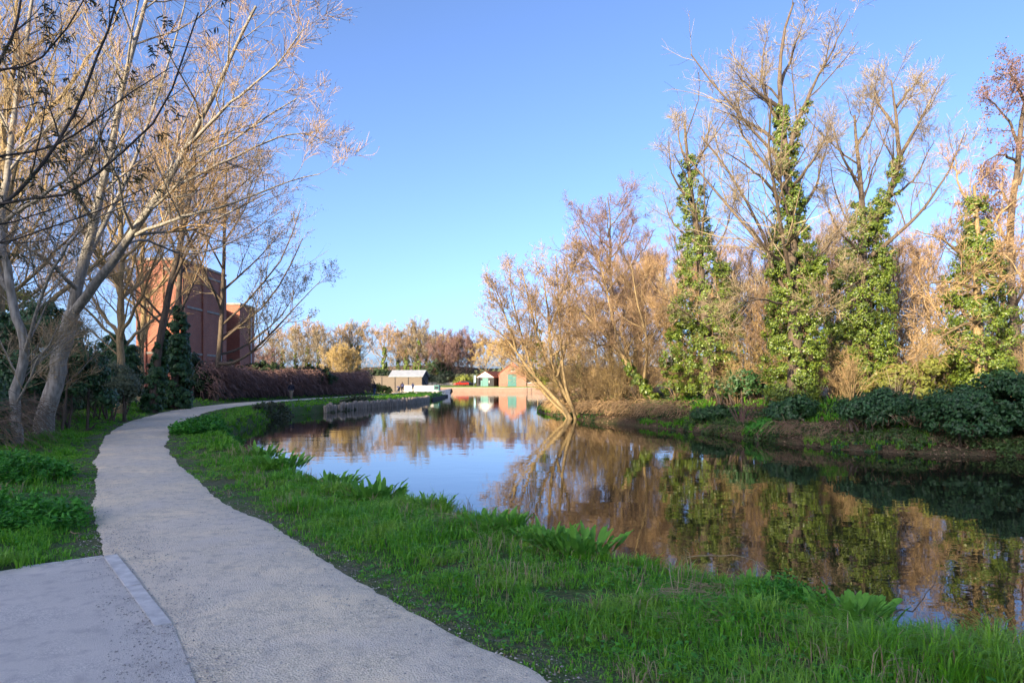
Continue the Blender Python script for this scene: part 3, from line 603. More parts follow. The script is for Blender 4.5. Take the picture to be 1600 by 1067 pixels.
# near tree out of frame whose dark boughs with drooping catkins cross the top corner
D = 8.5
limbs = [ground_first((poly([(-9.6,8.2,.2),(-9.4,8.3,2),(-9.2,8.4,4),(-8.9,8.4,7),(-8.7,8.3,10)], 16, .02, 31), .2, .07)),
 (poly([px(-330,440,8.4), px(-120,395,8.6), px(0,322,8.8), px(70,255,8.9), px(120,165,9.0), px(160,75,9.1), px(195,-40,9.2)], 16, .01, 32), .038, .011),
 (poly([px(-330,470,8.4), px(-120,410,8.2), px(0,322,8.0), px(90,308,7.9), px(160,262,7.8), px(250,175,7.7), px(310,20,7.6)], 16, .01, 33), .03, .007),
 (poly([px(-320,300,8.3), px(-100,262,8.7), px(0,246,9.0), px(90,228,9.2), px(190,158,9.3), px(268,105,9.4)], 16, .01, 34), .026, .006),
 (poly([px(-320,160,8.3), px(-60,150,9), px(15,75,9.3), px(35,5,9.5), px(40,-80,9.6)], 16, .01, 35), .035, .01),
 (poly([px(-320,420,8.3), px(-80,385,7.6), px(0,382,7.4), px(80,355,7.3), px(160,325,7.2), px(235,290,7.1)], 16, .01, 36), .022, .005),
 (poly([px(-300,60,8.4), px(-60,100,8.8), px(40,110,9), px(100,60,9.1), px(150,-30,9.2)], 16, .01, 37), .025, .007)]
lvn = [dict(count=8, t0=.3, t1=1, lf=.28, ang=.65, up=.15, wig=.1, m=7, rmin=.004, lmax=1.3), dict(count=4, t0=.2, t1=1, lf=.45, ang=.6, up=.05, wig=.12, m=5, rmin=.0025)]
nt_ = tree('catkin_tree', 'near tree whose dark boughs hang drooping catkins over the path', 'tree', limbs, lvn, 'bark_dark', 'twig_grey', 13)
rg = np.random.default_rng(5); Pn, Rn = np.array([l_[0] for l_ in limbs[1:]]), np.array([np.linspace(l_[1], l_[2], 16) for l_ in limbs[1:]])
A1, r1 = spawn(Pn, Rn, rg=rg, **lvn[0]); A2, r2 = spawn(A1, r1, rg=rg, **lvn[1])
ct, cr = spawn(A2, r2, 7, .2, 1, .0, .8, -.6, .18, 4, rg=rg, lmin=.085, rmin=.005)
ct = ct+0; V, Q = tubes(ct-np.array(nt_.location), np.broadcast_to(np.array([.003,.008,.007,.002]), cr.shape), 4); MB().add(V, Q).build('catkins', 'catkin_dark', nt_, True)
V, Q = tubes(np.concatenate([A2]) - np.array(nt_.location), np.concatenate([r2]), 3); MB().add(V, Q).build('twigs', 'bark_dark', nt_, True)
# slimmer trees along the path further on
D = 38
limbs = [ground_first(limb(D, [(238,640),(248,560),(262,470),(282,380),(300,280),(310,170)], .24, .07, seed=41)), limb(D, [(266,450),(300,380,-1),(345,320,-2),(400,270,-3)], .09, .02, seed=42),
 limb(D, [(285,370),(250,300,1),(225,220,2),(215,120,2)], .09, .02, seed=43), limb(D, [(256,500),(215,455,-1),(170,430,-2)], .07, .02, seed=44), limb(D, [(295,310),(340,240,1),(370,150,1)], .08, .02, seed=45)]
tr = tree('leaning_tree', 'slim tree leaning right with ivy at its foot beside the path bend', 'tree', limbs, LV((13,11,9)), 'bark_brown', 'twig_tan', 14, buds=('bud_brown', .045, .35))
ivy(tr, [(P3(D, (236,640),(246,575),(252,530)), [.5,.42,.25])], m='ivy_dark', size=.15, seed=46)
D = 43
limbs = [ground_first(limb(D, [(272,634),(274,540),(280,440),(284,330),(292,200)], .25, .07, seed=51)), limb(D, [(279,450),(240,380,1),(205,300,2),(190,200,2)], .09, .02, seed=52), limb(D, [(283,400),(320,330,-1),(350,230,-1)], .09, .02, seed=53), limb(D, [(285,330),(262,240,-1),(258,130,-2)], .08, .02, seed=54)]
tr = tree('ivy_foot_tree', 'bare tree with dark ivy column on its lower trunk before the mill', 'tree', limbs, LV((13,11,9)), 'bark_brown', 'twig_tan', 15, buds=('bud_brown', .045, .35))
ivy(tr, [(P3(D, (272,634),(274,560),(279,480)), [1.0,.8,.3])], m='ivy_dark', size=.17, seed=55)
D = 57
limbs = [ground_first(limb(D, [(336,628),(342,560),(346,480),(350,380),(352,290),(356,200)], .27, .06, seed=61)),
 limb(D, [(341,568),(365,566,-1),(395,548,-2),(425,520,-3),(455,488,-3.5),(500,440,-4)], .15, .025, seed=62), limb(D, [(341,553),(365,548,1),(400,528,2),(440,490,3),(470,440,3)], .11, .02, seed=63),
 limb(D, [(347,455),(385,420,1),(420,385,2),(450,352,2)], .1, .02, seed=64), limb(D, [(346,470),(315,420,-1),(290,350,-2),(280,270,-2)], .1, .02, seed=65), limb(D, [(350,380),(385,320,0),(410,250,0)], .09, .02, seed=66), limb(D, [(351,340),(325,270,2),(315,190,3)], .09, .02, seed=67)]
tree('spreading_tree', 'tall slender tree with long low bough reaching out over the hedge', 'tree', limbs, LV((13,11,9)), 'bark_brown', 'twig_grey', 16, buds=('catkin_dark', .08, .35))
# sunlit trees behind, on the far left
def auto_tree(name, label, x, y, h, seed, lean=0., spread=.45, bark='bark_brown', twig='twig_tan', cnt=(10,8,6), nl=7, r=None, group=None, buds=None, loc0=False, up=.25, t0=.25, cat='tree'):
    rg_ = np.random.default_rng(seed); z = 0 if loc0 else g1(x, y)-.1; r = r or h*.016
    tr_ = poly([(x,y,z),(x+lean*.25,y,z+h*.3),(x+lean*.6,y,z+h*.65),(x+lean,y,z+h)], 16, h*.006, seed); limbs_ = [(tr_, r, r*.15)]
    for i in range(nl):
        tt = t0+(1-t0)*.85*(i+.5*rg_.random())/nl; k_ = int(tt*15); a_ = i*2.4+rg_.random(); ln = h*spread*(1.1-.75*tt)*(.8+.4*rg_.random())
        d_ = np.array([math.cos(a_), math.sin(a_), .75+.5*tt]); p0 = tr_[k_]; d2 = np.array([math.cos(a_), math.sin(a_), 1.3])
        limbs_.append((poly([p0, p0+d_*ln*.35, p0+d_*ln*.35+d2*ln*.3, p0+d_*ln*.35+d2*ln*.3+np.array([d_[0]*.6, d_[1]*.6, 1])*ln*.3], 16, h*.004, seed*31+i), r*.5*(1.1-.7*tt), r*.08))
    return tree(name, label, cat, limbs_, LV(cnt, up=up), bark, twig, seed, group, buds)
auto_tree('sunlit_tree', 'sunlit pale-limbed bare tree behind the dark laurel mass', -20.5, 27, 17, 71, 1., bark='bark_gold', twig='twig_gold', nl=9, cnt=(11,9,7), buds=('bud_brown', .045, .3))
sl = auto_tree('sunlit_tree', 'golden bare tree behind the yellow-green leafing tree', 0, 0, 17, 72, -.5, bark='bark_gold', twig='twig_tan', nl=9, cnt=(11,9,7), loc0=True, group='bare trees in the mill yard', buds=('bud_brown', .045, .25))
sl.location = (-25.5, 33, .2)
for x, y, rz, s_, lb in [(-31, 41, 1.3, 1.05, 'golden bare tree further back between the laurel mass and the mill'), (-19.0, 33, 2.6, .8, 'smallest golden bare tree just behind the grey-green shrub'), (-38, 50, 4, 1.1, 'tallest golden bare tree deep in the mill yard'), (-28.2, 52, 5, 1.0, 'golden bare tree close in front of the mill wall'), (-25.5, 45, .7, .9, 'golden bare tree behind the dark ivy thicket')]: copy_tree(sl, (x, y, .2), rz, s_, lb)
def foliage(name, label, cat, blobs, n, size, m, seed, per=60, kind=None, stems=None, group=None, rad=(.22,.4)):
    """leafy shrub: blobs = (x, y, z, rx, ry, rz) ellipsoids (world) filled with leaf clumps near their surface"""
    rg_ = np.random.default_rng(seed); bs = (blobs[0][0], blobs[0][1], g1(blobs[0][0], blobs[0][1])); root = thing(name, label, cat, bs, group=group); mb_ = MB()
    vol = np.array([b_[3]*b_[5]+b_[4]*b_[5] for b_ in blobs]); vol = vol/vol.sum()
    for b_, v_ in zip(blobs, vol):
        k_ = max(6, int(n*v_)); d_ = unit(rg_.normal(size=(k_, 3))); d_[:, 2] = np.where(d_[:, 2] < -.35, -d_[:, 2], d_[:, 2])
        c_ = np.array(b_[:3])+d_*np.array(b_[3:])*(.72+.36*rg_.random((k_, 1)))-np.array(bs); V_, T_ = clumps(c_, rad[0]+(rad[1]-rad[0])*rg_.random(k_), per, size, rg_, np.tile(np.array(b_[:3])-np.array(bs), (k_, 1))); mb_.add(V_, T=T_)
    obj('foliage', mesh('foliage', np.concatenate(mb_.V), [np.concatenate(mb_.T)]), m, root)
    st_ = MB()
    for b_ in blobs:
        for j in range(5):
            e_ = np.array(b_[:3])-np.array(bs)+rg_.normal(0, .35, 3)*np.array(b_[3:]); f_ = np.array([e_[0]*.8+rg_.normal(0, .15), e_[1]*.8+rg_.normal(0, .15), -.15]); st_.tube([f_, (f_+e_)/2+rg_.normal(0, .1, 3), e_], [.05,.035,.015], 5)
    st_.build('stems', 'bark_brown', root, True); return root
foliage('laurel_bush', 'dark glossy laurel mass behind the forked tree', 'bush', [(-15.6,22.5,2.0,1.6,1.3,2.1),(-17.2,23,1.8,1.5,1.3,1.9),(-14.9,23.5,1.4,1.1,1.0,1.4),(-18.8,24,2.0,1.5,1.4,2.2)], 330, .12, 'ivy_dark', 81, per=75)
foliage('willow_shrub', 'grey-green feathery shrub beside the path bend', 'bush', [(-17.6,29.5,1.3,1.5,1.0,1.2),(-16.6,29.0,1.0,.9,.8,.9),(-18.8,30.5,1.5,1.1,1,1.3)], 150, .11, 'olive_leaf', 82, per=70)
foliage('ivy_thicket', 'dark ivy thicket between the leaning tree and the mill', 'bush', [(-23.6,41,1.6,1.5,1.2,1.9),(-21.6,36,1.3,1.0,1,1.5),(-25.6,44,2.2,1.8,1.2,2.4)], 220, .15, 'ivy_dark', 83, per=65)
foliage('conifer_bush', 'dark conifer-like bush before the shaded mill wall', 'bush', [(-27.4,58,1.9,1.6,1.4,2.1),(-25.8,57,1.3,1.5,1.2,1.4)], 150, .15, 'laurel_leaf', 84, per=85, rad=(.3,.5))
foliage('evergreen_bush', 'evergreen bush rising behind the brown hedge', 'bush', [(-26.3,72,2.2,2.6,1.4,1.5),(-22.9,79,2.0,2.4,1.2,1.5),(-29,70,2.2,2,1.5,1.6)], 200, .18, 'laurel_leaf', 85, per=60, rad=(.3,.5))
foliage('yellow_tree_bush', 'bright yellow-green leafing tree left of the brick mill', 'tree', [(-24.5,31,6.2,1.5,1.5,2.0),(-23.0,31.5,4.6,1.2,1.2,1.4)], 70, .14, 'yellow_leaf', 86, per=40)
# hedge of brown hanging bramble stems
def strands(name, label, cat, line, h, depth, n, m, seed, core=True, kind=None, rad=.012, L=(.7, 1.6)):
    rg_ = np.random.default_rng(seed); P_ = resample(np.array(line, float), 200); root = thing(name, label, cat, (P_[0, 0], P_[0, 1], 0), kind=kind); off_ = np.array([P_[0, 0], P_[0, 1], 0])
    zb = gz(P_[:, 0], P_[:, 1]); tn = unit(np.gradient(P_, axis=0)); nr = np.stack([tn[:, 1], -tn[:, 0]], 1)
    hh = h*(.82+.36*vnoise(np.arange(200)/9., np.zeros(200), 1, seed))
    if core:
        prof = [(-.4,0),(-.36,.5),(-.25,.66),(-.1,.66),(.02,.45),(.06,0)]; V_ = np.stack([np.concatenate([P_+nr*depth*a_*(.85+.3*vnoise(np.arange(200)/4., np.full(200, j), 1, 4))[:, None], (zb+hh*b_-.05)[:, None]], 1) for j, (a_, b_) in enumerate(prof)], 1)
        k_ = (np.arange(199)[:, None]*6+np.arange(5)[None]).ravel(); MB().add((V_-off_).reshape(-1, 3), np.stack([k_, k_+6, k_+7, k_+1], 1)).build('core', 'bark_dark', root, True)
    i_ = rg_.integers(0, 200, n); u_ = rg_.random(n); zt = hh[i_]*(.1+.95*rg_.random(n)**.7)
    p_ = np.concatenate([P_[i_]+nr[i_]*(depth*(rg_.random(n)*.9-.35))[:, None]+rg_.normal(0, .12, (n, 2)), (zb[i_]+zt)[:, None]], 1)
    d_ = unit(np.concatenate([nr[i_]*(.5+.6*rg_.random(n))[:, None]+rg_.normal(0, .5, (n, 2)), (.4+.5*rg_.random(n))[:, None]], 1)); m_ = 6; ln = (L[0]+(L[1]-L[0])*rg_.random(n))/m_
    Q_ = np.empty((n, m_, 3)); Q_[:, 0] = p_
    for j in range(1, m_): d_ = unit(d_+np.array([0, 0, -.42])+rg_.normal(0, .1, (n, 3))); Q_[:, j] = Q_[:, j-1]+d_*ln[:, None]
    Q_[:, :, 2] = np.maximum(Q_[:, :, 2], zb[i_][:, None]+.02)
    V_, F_ = ribbons(Q_-off_, rad*np.linspace(1, .5, m_)[None]*np.ones((n, 1)), rg_); MB().add(V_, F_).build('stems', m, root); return root
hl = [(-25.4,56),(-25.2,64),(-23.9,73),(-22.2,82),(-21.2,92),(-21.0,97)]
strands('hedge', 'brown leafless bramble hedge running along the towpath', 'hedge', hl, 2.7, 2.0, 9500, 'twig_purple', 91, rad=.024)
strands('bramble_tangle', 'tangle of dry bramble stems at the foot of the crooked tree', 'bramble', [(-10.2,12.6),(-11.2,14.6),(-12.6,17),(-13.6,18.6)], 1.0, 1.3, 380, 'twig_dark', 92, core=False, rad=.005, L=(.5,1.4))
strands('verge_undergrowth', 'twiggy brown undergrowth along the verge below the laurel mass', 'bramble', [(-12.4,15.2),(-14.8,19.4),(-17.2,24.5),(-20.6,31)], 1.0, 1.7, 1300, 'twig_dark', 95, core=False, rad=.006, L=(.5,1.3))
foliage('verge_shrub', 'dark leafy shrub crowding the verge behind the forked tree', 'bush', [(-16.7,22,.8,1.3,1.0,.95),(-15.6,20.6,.6,.9,.8,.75)], 110, .11, 'ivy_dark', 96, per=70)
foliage('verge_shrub', 'dark leafy shrub between the crooked tree and the forked tree', 'bush', [(-12.9,16.3,.6,.9,.9,.75),(-13.9,17.6,.8,1.0,.9,.95)], 90, .10, 'ivy_dark', 97, per=70)
foliage('verge_shrub', 'dark leafy shrub on the verge before the grey-green shrub', 'bush', [(-18.2,26.5,.9,1.3,1.0,1.1),(-19.6,27.8,1.1,1.2,1,1.3)], 110, .12, 'ivy_dark', 98, per=70)
foliage('verge_shrub', 'dark leafy shrub at the foot of the leaning tree', 'bush', [(-21.3,34.5,.9,1.2,1.0,1.1),(-22.6,37.5,1.1,1.3,1,1.3)], 100, .14, 'ivy_dark', 99, per=60)
strands('reed_bed', 'dry pinkish reeds standing before the long brown shed', 'reeds', [(-27,119),(-22,117.5),(-17.5,117.5)], 1.7, 1.6, 2500, 'grass_dry', 93, core=False, rad=.02, L=(.5,1.0))
foliage('bank_shrub', 'low green shrub on the lit bank beyond the hedge end', 'bush', [(-20.3,99.5,.7,1.3,1.0,.8),(-18.9,101,.5,1.2,1,.6)], 60, .22, 'yellow_leaf', 94, per=40)

# ---------------------------------------------------------------- trees beyond the basin
def far_proto(seed, h, twig, bark, ivy_r=0, spread=.4, nl=8, cnt=(9,8,7), up=.16, t0=.3):
    t_ = auto_tree('far_tree', 'x x x x', 0, 0, h, seed, 0, spread, bark, twig, cnt, nl, loc0=True, up=up, t0=t0)
    if ivy_r: ivy(t_, [([(0,0,0),(0,0,h*.35),(0,0,h*.72)], [ivy_r, ivy_r*.8, ivy_r*.3])], size=.5, per=26, seed=seed, dens=.35, m='ivy_leaf')
    return t_
for k_ in L3: k_['rmin'] = .022; k_['lmin'] *= 1.6
fp = [far_proto(101, 17, 'twig_tan', 'bark_brown', 1.3, .58, 12), far_proto(102, 15, 'twig_gold', 'bark_gold', 0, .62, 13), far_proto(103, 18, 'twig_grey', 'bark_brown', .9, .48, 12), far_proto(104, 11, 'twig_purple', 'bark_brown', 0, .7, 13, up=.2, t0=.12)]
for k_ in L3: k_['lmin'] /= 1.6
L3[0]['rmin'] = .004; L3[1]['rmin'] = .004; L3[2]['rmin'] = .006
FT = [(0,600,228,17.5),(2,622,236,17),(0,636,230,16.5),(2,655,226,20.5),(2,648,232,18.5),(0,668,235,16),(3,690,222,12.5),(0,683,232,15),(3,716,226,15),(1,703,228,14),(3,735,230,13.5),(1,760,222,13),(1,785,214,13),(3,810,218,14),(2,425,175,12),(0,442,180,13.5),(2,462,172,14),(0,480,178,15),(2,497,172,13.5),(0,512,180,14),(2,548,190,16.5),(0,560,192,15.5),(1,535,150,10.5),(1,525,152,9.5),(1,548,153,9),(3,405,165,10),(1,840,205,12),(0,870,200,14),(2,905,195,15)]
FL = ['far ivy-clad bare tree', 'far golden bushy bare tree', 'far tall grey bare tree', 'far low purplish bare tree']
used = set()
def far_place(x, D):
    for lim, w_ in ((415,'next to the mill yard wall'),(452,'above the start of the hedge'),(487,'above the middle of the hedge'),(520,'above the hedge near the golden clump'),(540,'in the golden clump behind the hedge end'),(575,'standing right of the golden clump'),(612,'left of the long shed roof'),(645,'above the long shed roof'),(675,'above the narrowboat bow'),(708,'behind the lawn wall left of the cars'),(738,'behind the parked cars'),(772,'behind the white-gabled boathouse'),(800,'behind the brick storehouse'),(850,'behind the low garden wall')):
        if x < lim: return w_
    return 'behind the waterside willow'
for pi, x, D, h in FT:
    hh = (17,15,18,11)[pi]; X = (x-HX)/F*D; loc = (X, D, g1(X, D)-.2); s_ = h/hh*1.02; s_ = (s_*(.9 if pi != 3 else 1), s_*(.9 if pi != 3 else 1), s_)
    FLx = FL[pi]+' '+far_place(x, D)
    if pi not in used:
        used.add(pi); o = fp[pi]; o.location = loc; o.scale = s_; o['label'] = FLx; o['group'] = 'trees beyond the basin'
    else: copy_tree(fp[pi], loc, rng.random()*6, s_, FLx, 'trees beyond the basin')
def far_bush(label, x, D, w_, h, m, seed, n=60, size=.5):
    X = (x-HX)/F*D; z = g1(X, D); foliage('far_bush', label, 'bush', [(X,D,z+h*.42,w_*.5,w_*.4,h*.55),(X+w_*.4,D+1,z+h*.3,w_*.35,w_*.35,h*.4),(X-w_*.4,D+.5,z+h*.33,w_*.35,w_*.35,h*.45)], n, size, m, seed, per=30, rad=(.5,1.0))
far_bush('round bright green bush behind the parked cars', 726, 212, 4.5, 3.2, 'yellow_leaf', 111)
far_bush('dark evergreen tree-bush among the bare trees beyond the lawn', 682, 224, 7, 9, 'fir_leaf', 112, 110)
far_bush('tall dark conifer among the bare trees beyond the lawn', 692, 236, 4, 14, 'fir_leaf', 113, 110)
far_bush('dark holly bush between two groups of far trees', 590, 215, 9, 5.5, 'fir_leaf', 114, 90)
far_bush('brownish bush behind the long shed roof', 612, 205, 9, 4.2, 'olive_leaf', 115, 90)
far_bush('olive scrub along the back of the lawn wall', 655, 219, 11, 4.2, 'olive_leaf', 116, 90)
far_bush('olive scrub behind the dark parked car', 750, 219, 10, 4.6, 'olive_leaf', 117, 90)
far_bush('olive scrub left of the bright green bush', 702, 217, 9, 3.6, 'olive_leaf', 118, 90)
far_bush('green scrub behind the storehouse roof', 800, 222, 14, 6.5, 'olive_leaf', 119, 110)
far_bush('scrub at the foot of the trees beyond the hedge', 475, 165, 14, 4.2, 'olive_leaf', 120, 110)
far_bush('scrub under the golden trees beyond the hedge', 545, 158, 10, 3.6, 'olive_leaf', 121, 90)
far_bush('russet scrub near the mill yard wall', 420, 150, 10, 3.6, 'olive_leaf', 122, 90)
strands('far_woodland', 'band of distant bare woodland closing the view', 'woodland', [(-150,262),(-60,258),(0,255),(60,250),(160,230)], 9, 6, 4500, 'twig_brown', 123, core=True, kind='stuff', rad=.06, L=(2,4))

# ---------------------------------------------------------------- trees of the right bank
D = 42.5
limbs = [ground_first(limb(D, [(893,650),(868,622,.3),(835,585,.6),(808,550,.8),(785,522,1),(752,508,1.2)], .15, .03, seed=131)),
 ground_first(limb(D, [(905,650,.5),(880,610,.4),(862,565,.2),(858,500,0),(850,440,0)], .15, .04, seed=132)), ground_first(limb(D, [(900,652,-.2),(884,600,-.5),(878,540,-.8),(874,470,-1),(868,400,-1)], .11, .03, seed=1321)), ground_first(limb(D, [(890,652,.8),(850,612,1.2),(815,570,1.6),(790,545,2),(762,535,2.2)], .10, .025, seed=1322)), limb(D, [(866,585,.2),(842,530,-.5),(826,470,-1),(815,420,-1)], .1, .025, seed=133),
 limb(D, [(870,590),(885,530,1),(890,470,1.5),(885,410,2)], .1, .025, seed=134), limb(D, [(835,585,.6),(815,520,1.4),(800,460,2),(795,415,2)], .09, .02, seed=135), limb(D, [(858,520),(880,460,-1),(905,400,-1.6)], .08, .02, seed=136),
 limb(D, [(808,550,.8),(790,490,0),(770,440,-.6)], .08, .02, seed=137), limb(D, [(860,560,.2),(905,520,-.6),(940,470,-1)], .08, .02, seed=138)]
tr = tree('waterside_willow', 'golden willow leaning over the water from the sunlit tip of the bank', 'tree', limbs, LV((13,11,9)), 'bark_gold', 'twig_tan', 17, buds=('bud_brown', .06, .3))
ivy(tr, [(P3(D, (850,600,.3),(840,560,.5),(838,515,.5)), [.3,.5,.3])], seed=139, per=30, dens=.6, m='yellow_leaf', name='leafing_shoots')
D = 39
limbs = [ground_first(limb(D, [(1030,632),(1000,598),(960,540),(925,502),(900,478)], .19, .05, seed=141)), limb(D, [(985,578),(965,525,1),(950,460,2),(935,400,2)], .11, .025, seed=142), limb(D, [(960,540),(930,535,-1),(890,515,-2)], .07, .02, seed=143), limb(D, [(1005,604),(1010,540,-1),(995,470,-1.5),(985,410,-2)], .1, .025, seed=144)]
tr = tree('leaning_alder', 'bare tree leaning far left with ivy at its foot near the willow', 'tree', limbs, LV((14,11,9)), 'bark_gold', 'twig_brown', 18, buds=('bud_brown', .05, .2))
ivy(tr, [(P3(D, (1030,632),(1000,598),(975,560)), [.45,.35,.15])], seed=145, size=.14)
auto_tree('purple_alder', 'tall purplish conical alder behind the leaning trees', 7.4, 50, 14.5, 151, -.4, .36, 'bark_brown', 'twig_purple', (11,10,9), 12, t0=.3, up=.1, buds=('bud_brown', .05, .25))
# the ivy-clad trees
D = 36
limbs = [ground_first(limb(D, [(1108,622),(1105,540),(1095,420),(1082,320),(1074,235),(1070,190)], .3, .06, seed=161))]+[limb(D, p_, .07, .015, seed=162+i) for i, p_ in enumerate([[(1080,320),(1050,270,-1),(1045,210,-1.5)],[(1078,280),(1100,230,1),(1110,190,1)],[(1090,380),(1050,345,1),(1035,300,1.5)],[(1076,260),(1060,215,0),(1062,180,.5)],[(1095,420),(1130,370,-1),(1150,310,-1.5)],[(1104,520),(1060,480,-1.5),(1020,460,-2.5)],[(1105,540),(1150,500,-1),(1190,450,-2)]])]
tr = tree('ivy_column_tree', 'ivy-smothered tree column nearest the leaning trees, topped by short bare twigs', 'tree', limbs, LV((8,8,7)), 'bark_brown', 'twig_grey', 19)
ivy(tr, [(P3(D, (1108,612),(1106,540),(1097,420),(1083,320),(1074,245)), [1.3,1.55,1.2,.72,.42]), (P3(D, (1098,520),(1060,500,-.4),(1050,470,-.6)), [.6,.5,.2]), (P3(D, (1130,520),(1140,470,.5),(1135,420,.6)), [.7,.6,.25]), (P3(D,(1050,620),(1048,560),(1055,510)),[.45,.5,.3])], seed=163, dens=1.1)
D = 29
limbs = [ground_first(limb(D, [(1240,640),(1242,560),(1240,440),(1234,330),(1222,210),(1216,130),(1222,60),(1240,5)], .34, .04, seed=171))]+[limb(D, p_, r_, .014, seed=172+i) for i, (r_, p_) in enumerate([(.1,[(1220,200),(1190,120,.5),(1200,50,1)]),(.12,[(1228,250),(1255,170,-.5),(1290,100,-1),(1325,30,-1.4)]),(.1,[(1219,170),(1180,140,-.8),(1145,110,-1.4)]),(.09,[(1218,140),(1240,80,1),(1262,20,1.4)]),(.1,[(1226,230),(1180,195,1),(1110,168,1.8)]),(.09,[(1234,330),(1190,280,-1),(1130,235,-2)]),(.11,[(1236,350),(1275,290,1),(1295,220,1.5)]),(.09,[(1232,300),(1270,250,-1.4),(1300,190,-2)]),(.08,[(1238,420),(1190,380,-1.5),(1140,320,-2.5)]),(.08,[(1240,440),(1290,390,-1.2),(1330,330,-2)]),(.07,[(1240,480),(1180,470,-2),(1120,500,-3.4)]),(.07,[(1240,500),(1290,470,-2),(1340,440,-3)])])]
tr = tree('tall_ivy_tree', 'tallest bare tree on the far bank with ivy up to its fork', 'tree', limbs, LV((10,9,7)), 'bark_brown', 'twig_grey', 20, buds=('bud_brown', .04, .12))
ivy(tr, [(P3(D, (1240,630),(1241,560),(1240,440),(1235,350),(1226,250),(1218,165)), [1.0,1.15,1.0,.68,.42,.22]), (P3(D, (1230,270),(1247,200,-.3),(1262,160,-.6)), [.22,.18,.1]), (P3(D, (1240,470),(1275,430,-.8),(1290,400,-1)), [.35,.3,.15])], seed=173)
D = 31
limbs = [ground_first(limb(D, [(1352,625),(1350,540),(1348,430),(1350,350),(1342,260),(1335,180)], .33, .05, seed=181)), limb(D, [(1352,370),(1385,310,-.3),(1402,250,-.5),(1398,180,-.6),(1392,125,-.7)], .2, .03, seed=182)]+[limb(D, p_, r_, .014, seed=183+i) for i, (r_, p_) in enumerate([(.1,[(1400,255),(1435,190,-1),(1470,125,-1.6)]),(.08,[(1398,200),(1370,150,.6),(1375,110,1)]),(.08,[(1398,170),(1425,135,.6),(1440,115,1)]),(.09,[(1345,300),(1315,240,-1),(1300,190,-1.4)]),(.08,[(1338,230),(1360,190,1),(1368,140,1.4)]),(.11,[(1360,400),(1430,340,-1.5),(1480,270,-2.5),(1510,200,-3)]),(.08,[(1350,400),(1310,360,-1.4),(1285,300,-2)]),(.08,[(1385,310),(1430,280,1),(1460,220,1.6)])])]
tr = tree('forked_ivy_tree', 'ivy-clad tree forking into two ivied stems behind the dark bank', 'tree', limbs, LV((10,9,7)), 'bark_brown', 'twig_grey', 21)
ivy(tr, [(P3(D, (1352,615),(1350,540),(1348,430),(1350,350),(1346,315)), [.85,1.2,1.25,.95,.35]), (P3(D, (1362,365),(1386,310,-.3),(1402,248,-.5)), [.45,.4,.22])], seed=184)
D = 27
limbs = [ground_first(limb(D, [(1535,640),(1530,560),(1526,460),(1528,370),(1522,290)], .27, .05, seed=191))]+[limb(D, p_, .07, .014, seed=192+i) for i, p_ in enumerate([[(1527,420),(1480,380,-1),(1430,360,-2)],[(1528,380),(1570,330,-.6),(1610,300,-1)],[(1526,340),(1500,290,1),(1490,240,1.4)],[(1527,450),(1470,440,-2),(1410,470,-3.4)],[(1528,470),(1580,430,-1.5),(1640,420,-2.5)],[(1530,500),(1480,520,-2),(1430,560,-3)],[(1528,400),(1570,400,-2),(1600,440,-3)]])]
tr = tree('broken_ivy_tree', 'short ivy-clad tree with tangled bare boughs above the ivy bank', 'tree', limbs, LV((9,8,7)), 'bark_gold', 'twig_tan', 22)
ivy(tr, [(P3(D, (1534,600),(1530,540),(1527,450),(1527,370),(1524,310)), [.9,1.2,1.05,.65,.3])], seed=193, dens=1.3)
limbs = [ground_first((poly([(22.0,29.5,0),(21.7,29.5,4),(21.5,29.5,8),(21.9,29.5,12),(22.6,29.5,16)], 16, .03, 201), .24, .06))]+[(poly([px(x0,y0,29.5), px(x1,y1,29), px(x2,y2,28.6)], 16, .03, 202+i), .08, .012) for i, (x0,y0,x1,y1,x2,y2) in enumerate([(1590,230,1560,170,1535,150),(1590,260,1565,240,1530,262),(1582,330,1560,300,1535,330),(1580,390,1555,350,1520,330),(1600,160,1580,125,1555,112),(1590,290,1610,230,1640,170)])]
tree('purple_tree', 'dark purplish tree with drooping twigs leaning in above the ivy bank', 'tree', limbs, LV((7,8,7), up=-.02), 'bark_brown', 'twig_purple', 23, buds=('twig_purple', .07, .6))
# thicket of bare trees and tan scrub behind them
th = [auto_tree('thicket_tree', 'bare brown tree in the thicket behind the ivy-clad trees', 0, 0, 10, 211, .5, .5, 'bark_brown', 'twig_brown', (10,9,8), 10, loc0=True, group='thicket trees', t0=.12), auto_tree('thicket_tree', 'bare golden tree in the thicket behind the ivy-clad trees', 0, 0, 9, 212, -.4, .55, 'bark_gold', 'twig_tan', (10,9,8), 10, loc0=True, group='thicket trees', t0=.08)]
spots = [(0,8.5,47,1),(1,10.5,43,.85),(0,13,48,1.1),(1,14,39,.8),(0,17,45,1.05),(1,19.5,41,.95),(0,22,47,1.15),(1,24.5,38,.8),(0,27,44,1.05),(1,31,41,1),(0,34,48,1.2),(1,6.8,55,.9),(0,11.5,60,1.1),(1,17,62,1.2),(0,25,60,1.25),(0,20,36,.75),(1,27.5,34,.8),(0,39,42,1.1),(1,5.6,62,.9),(0,13,34.5,.6),(1,33,33,.9),(1,9.3,52,1.1),(0,15.5,52,1.15),(1,21,53,1.2),(0,29,52,1.2),(1,36,38,1.1),(1,23,42.5,1.05),(0,7.6,44.5,.8),(1,12,45,1.0),(0,19,48,1.1)]
LM = [(3.8/42.5,'the willow'),(8.2/39,'the leaning alder'),(10.3/36,'the ivy column'),(12/29,'the tallest tree'),(16/31,'the forked tree'),(18.4/27,'the short ivy tree'),(22/29.5,'the purple tree')]
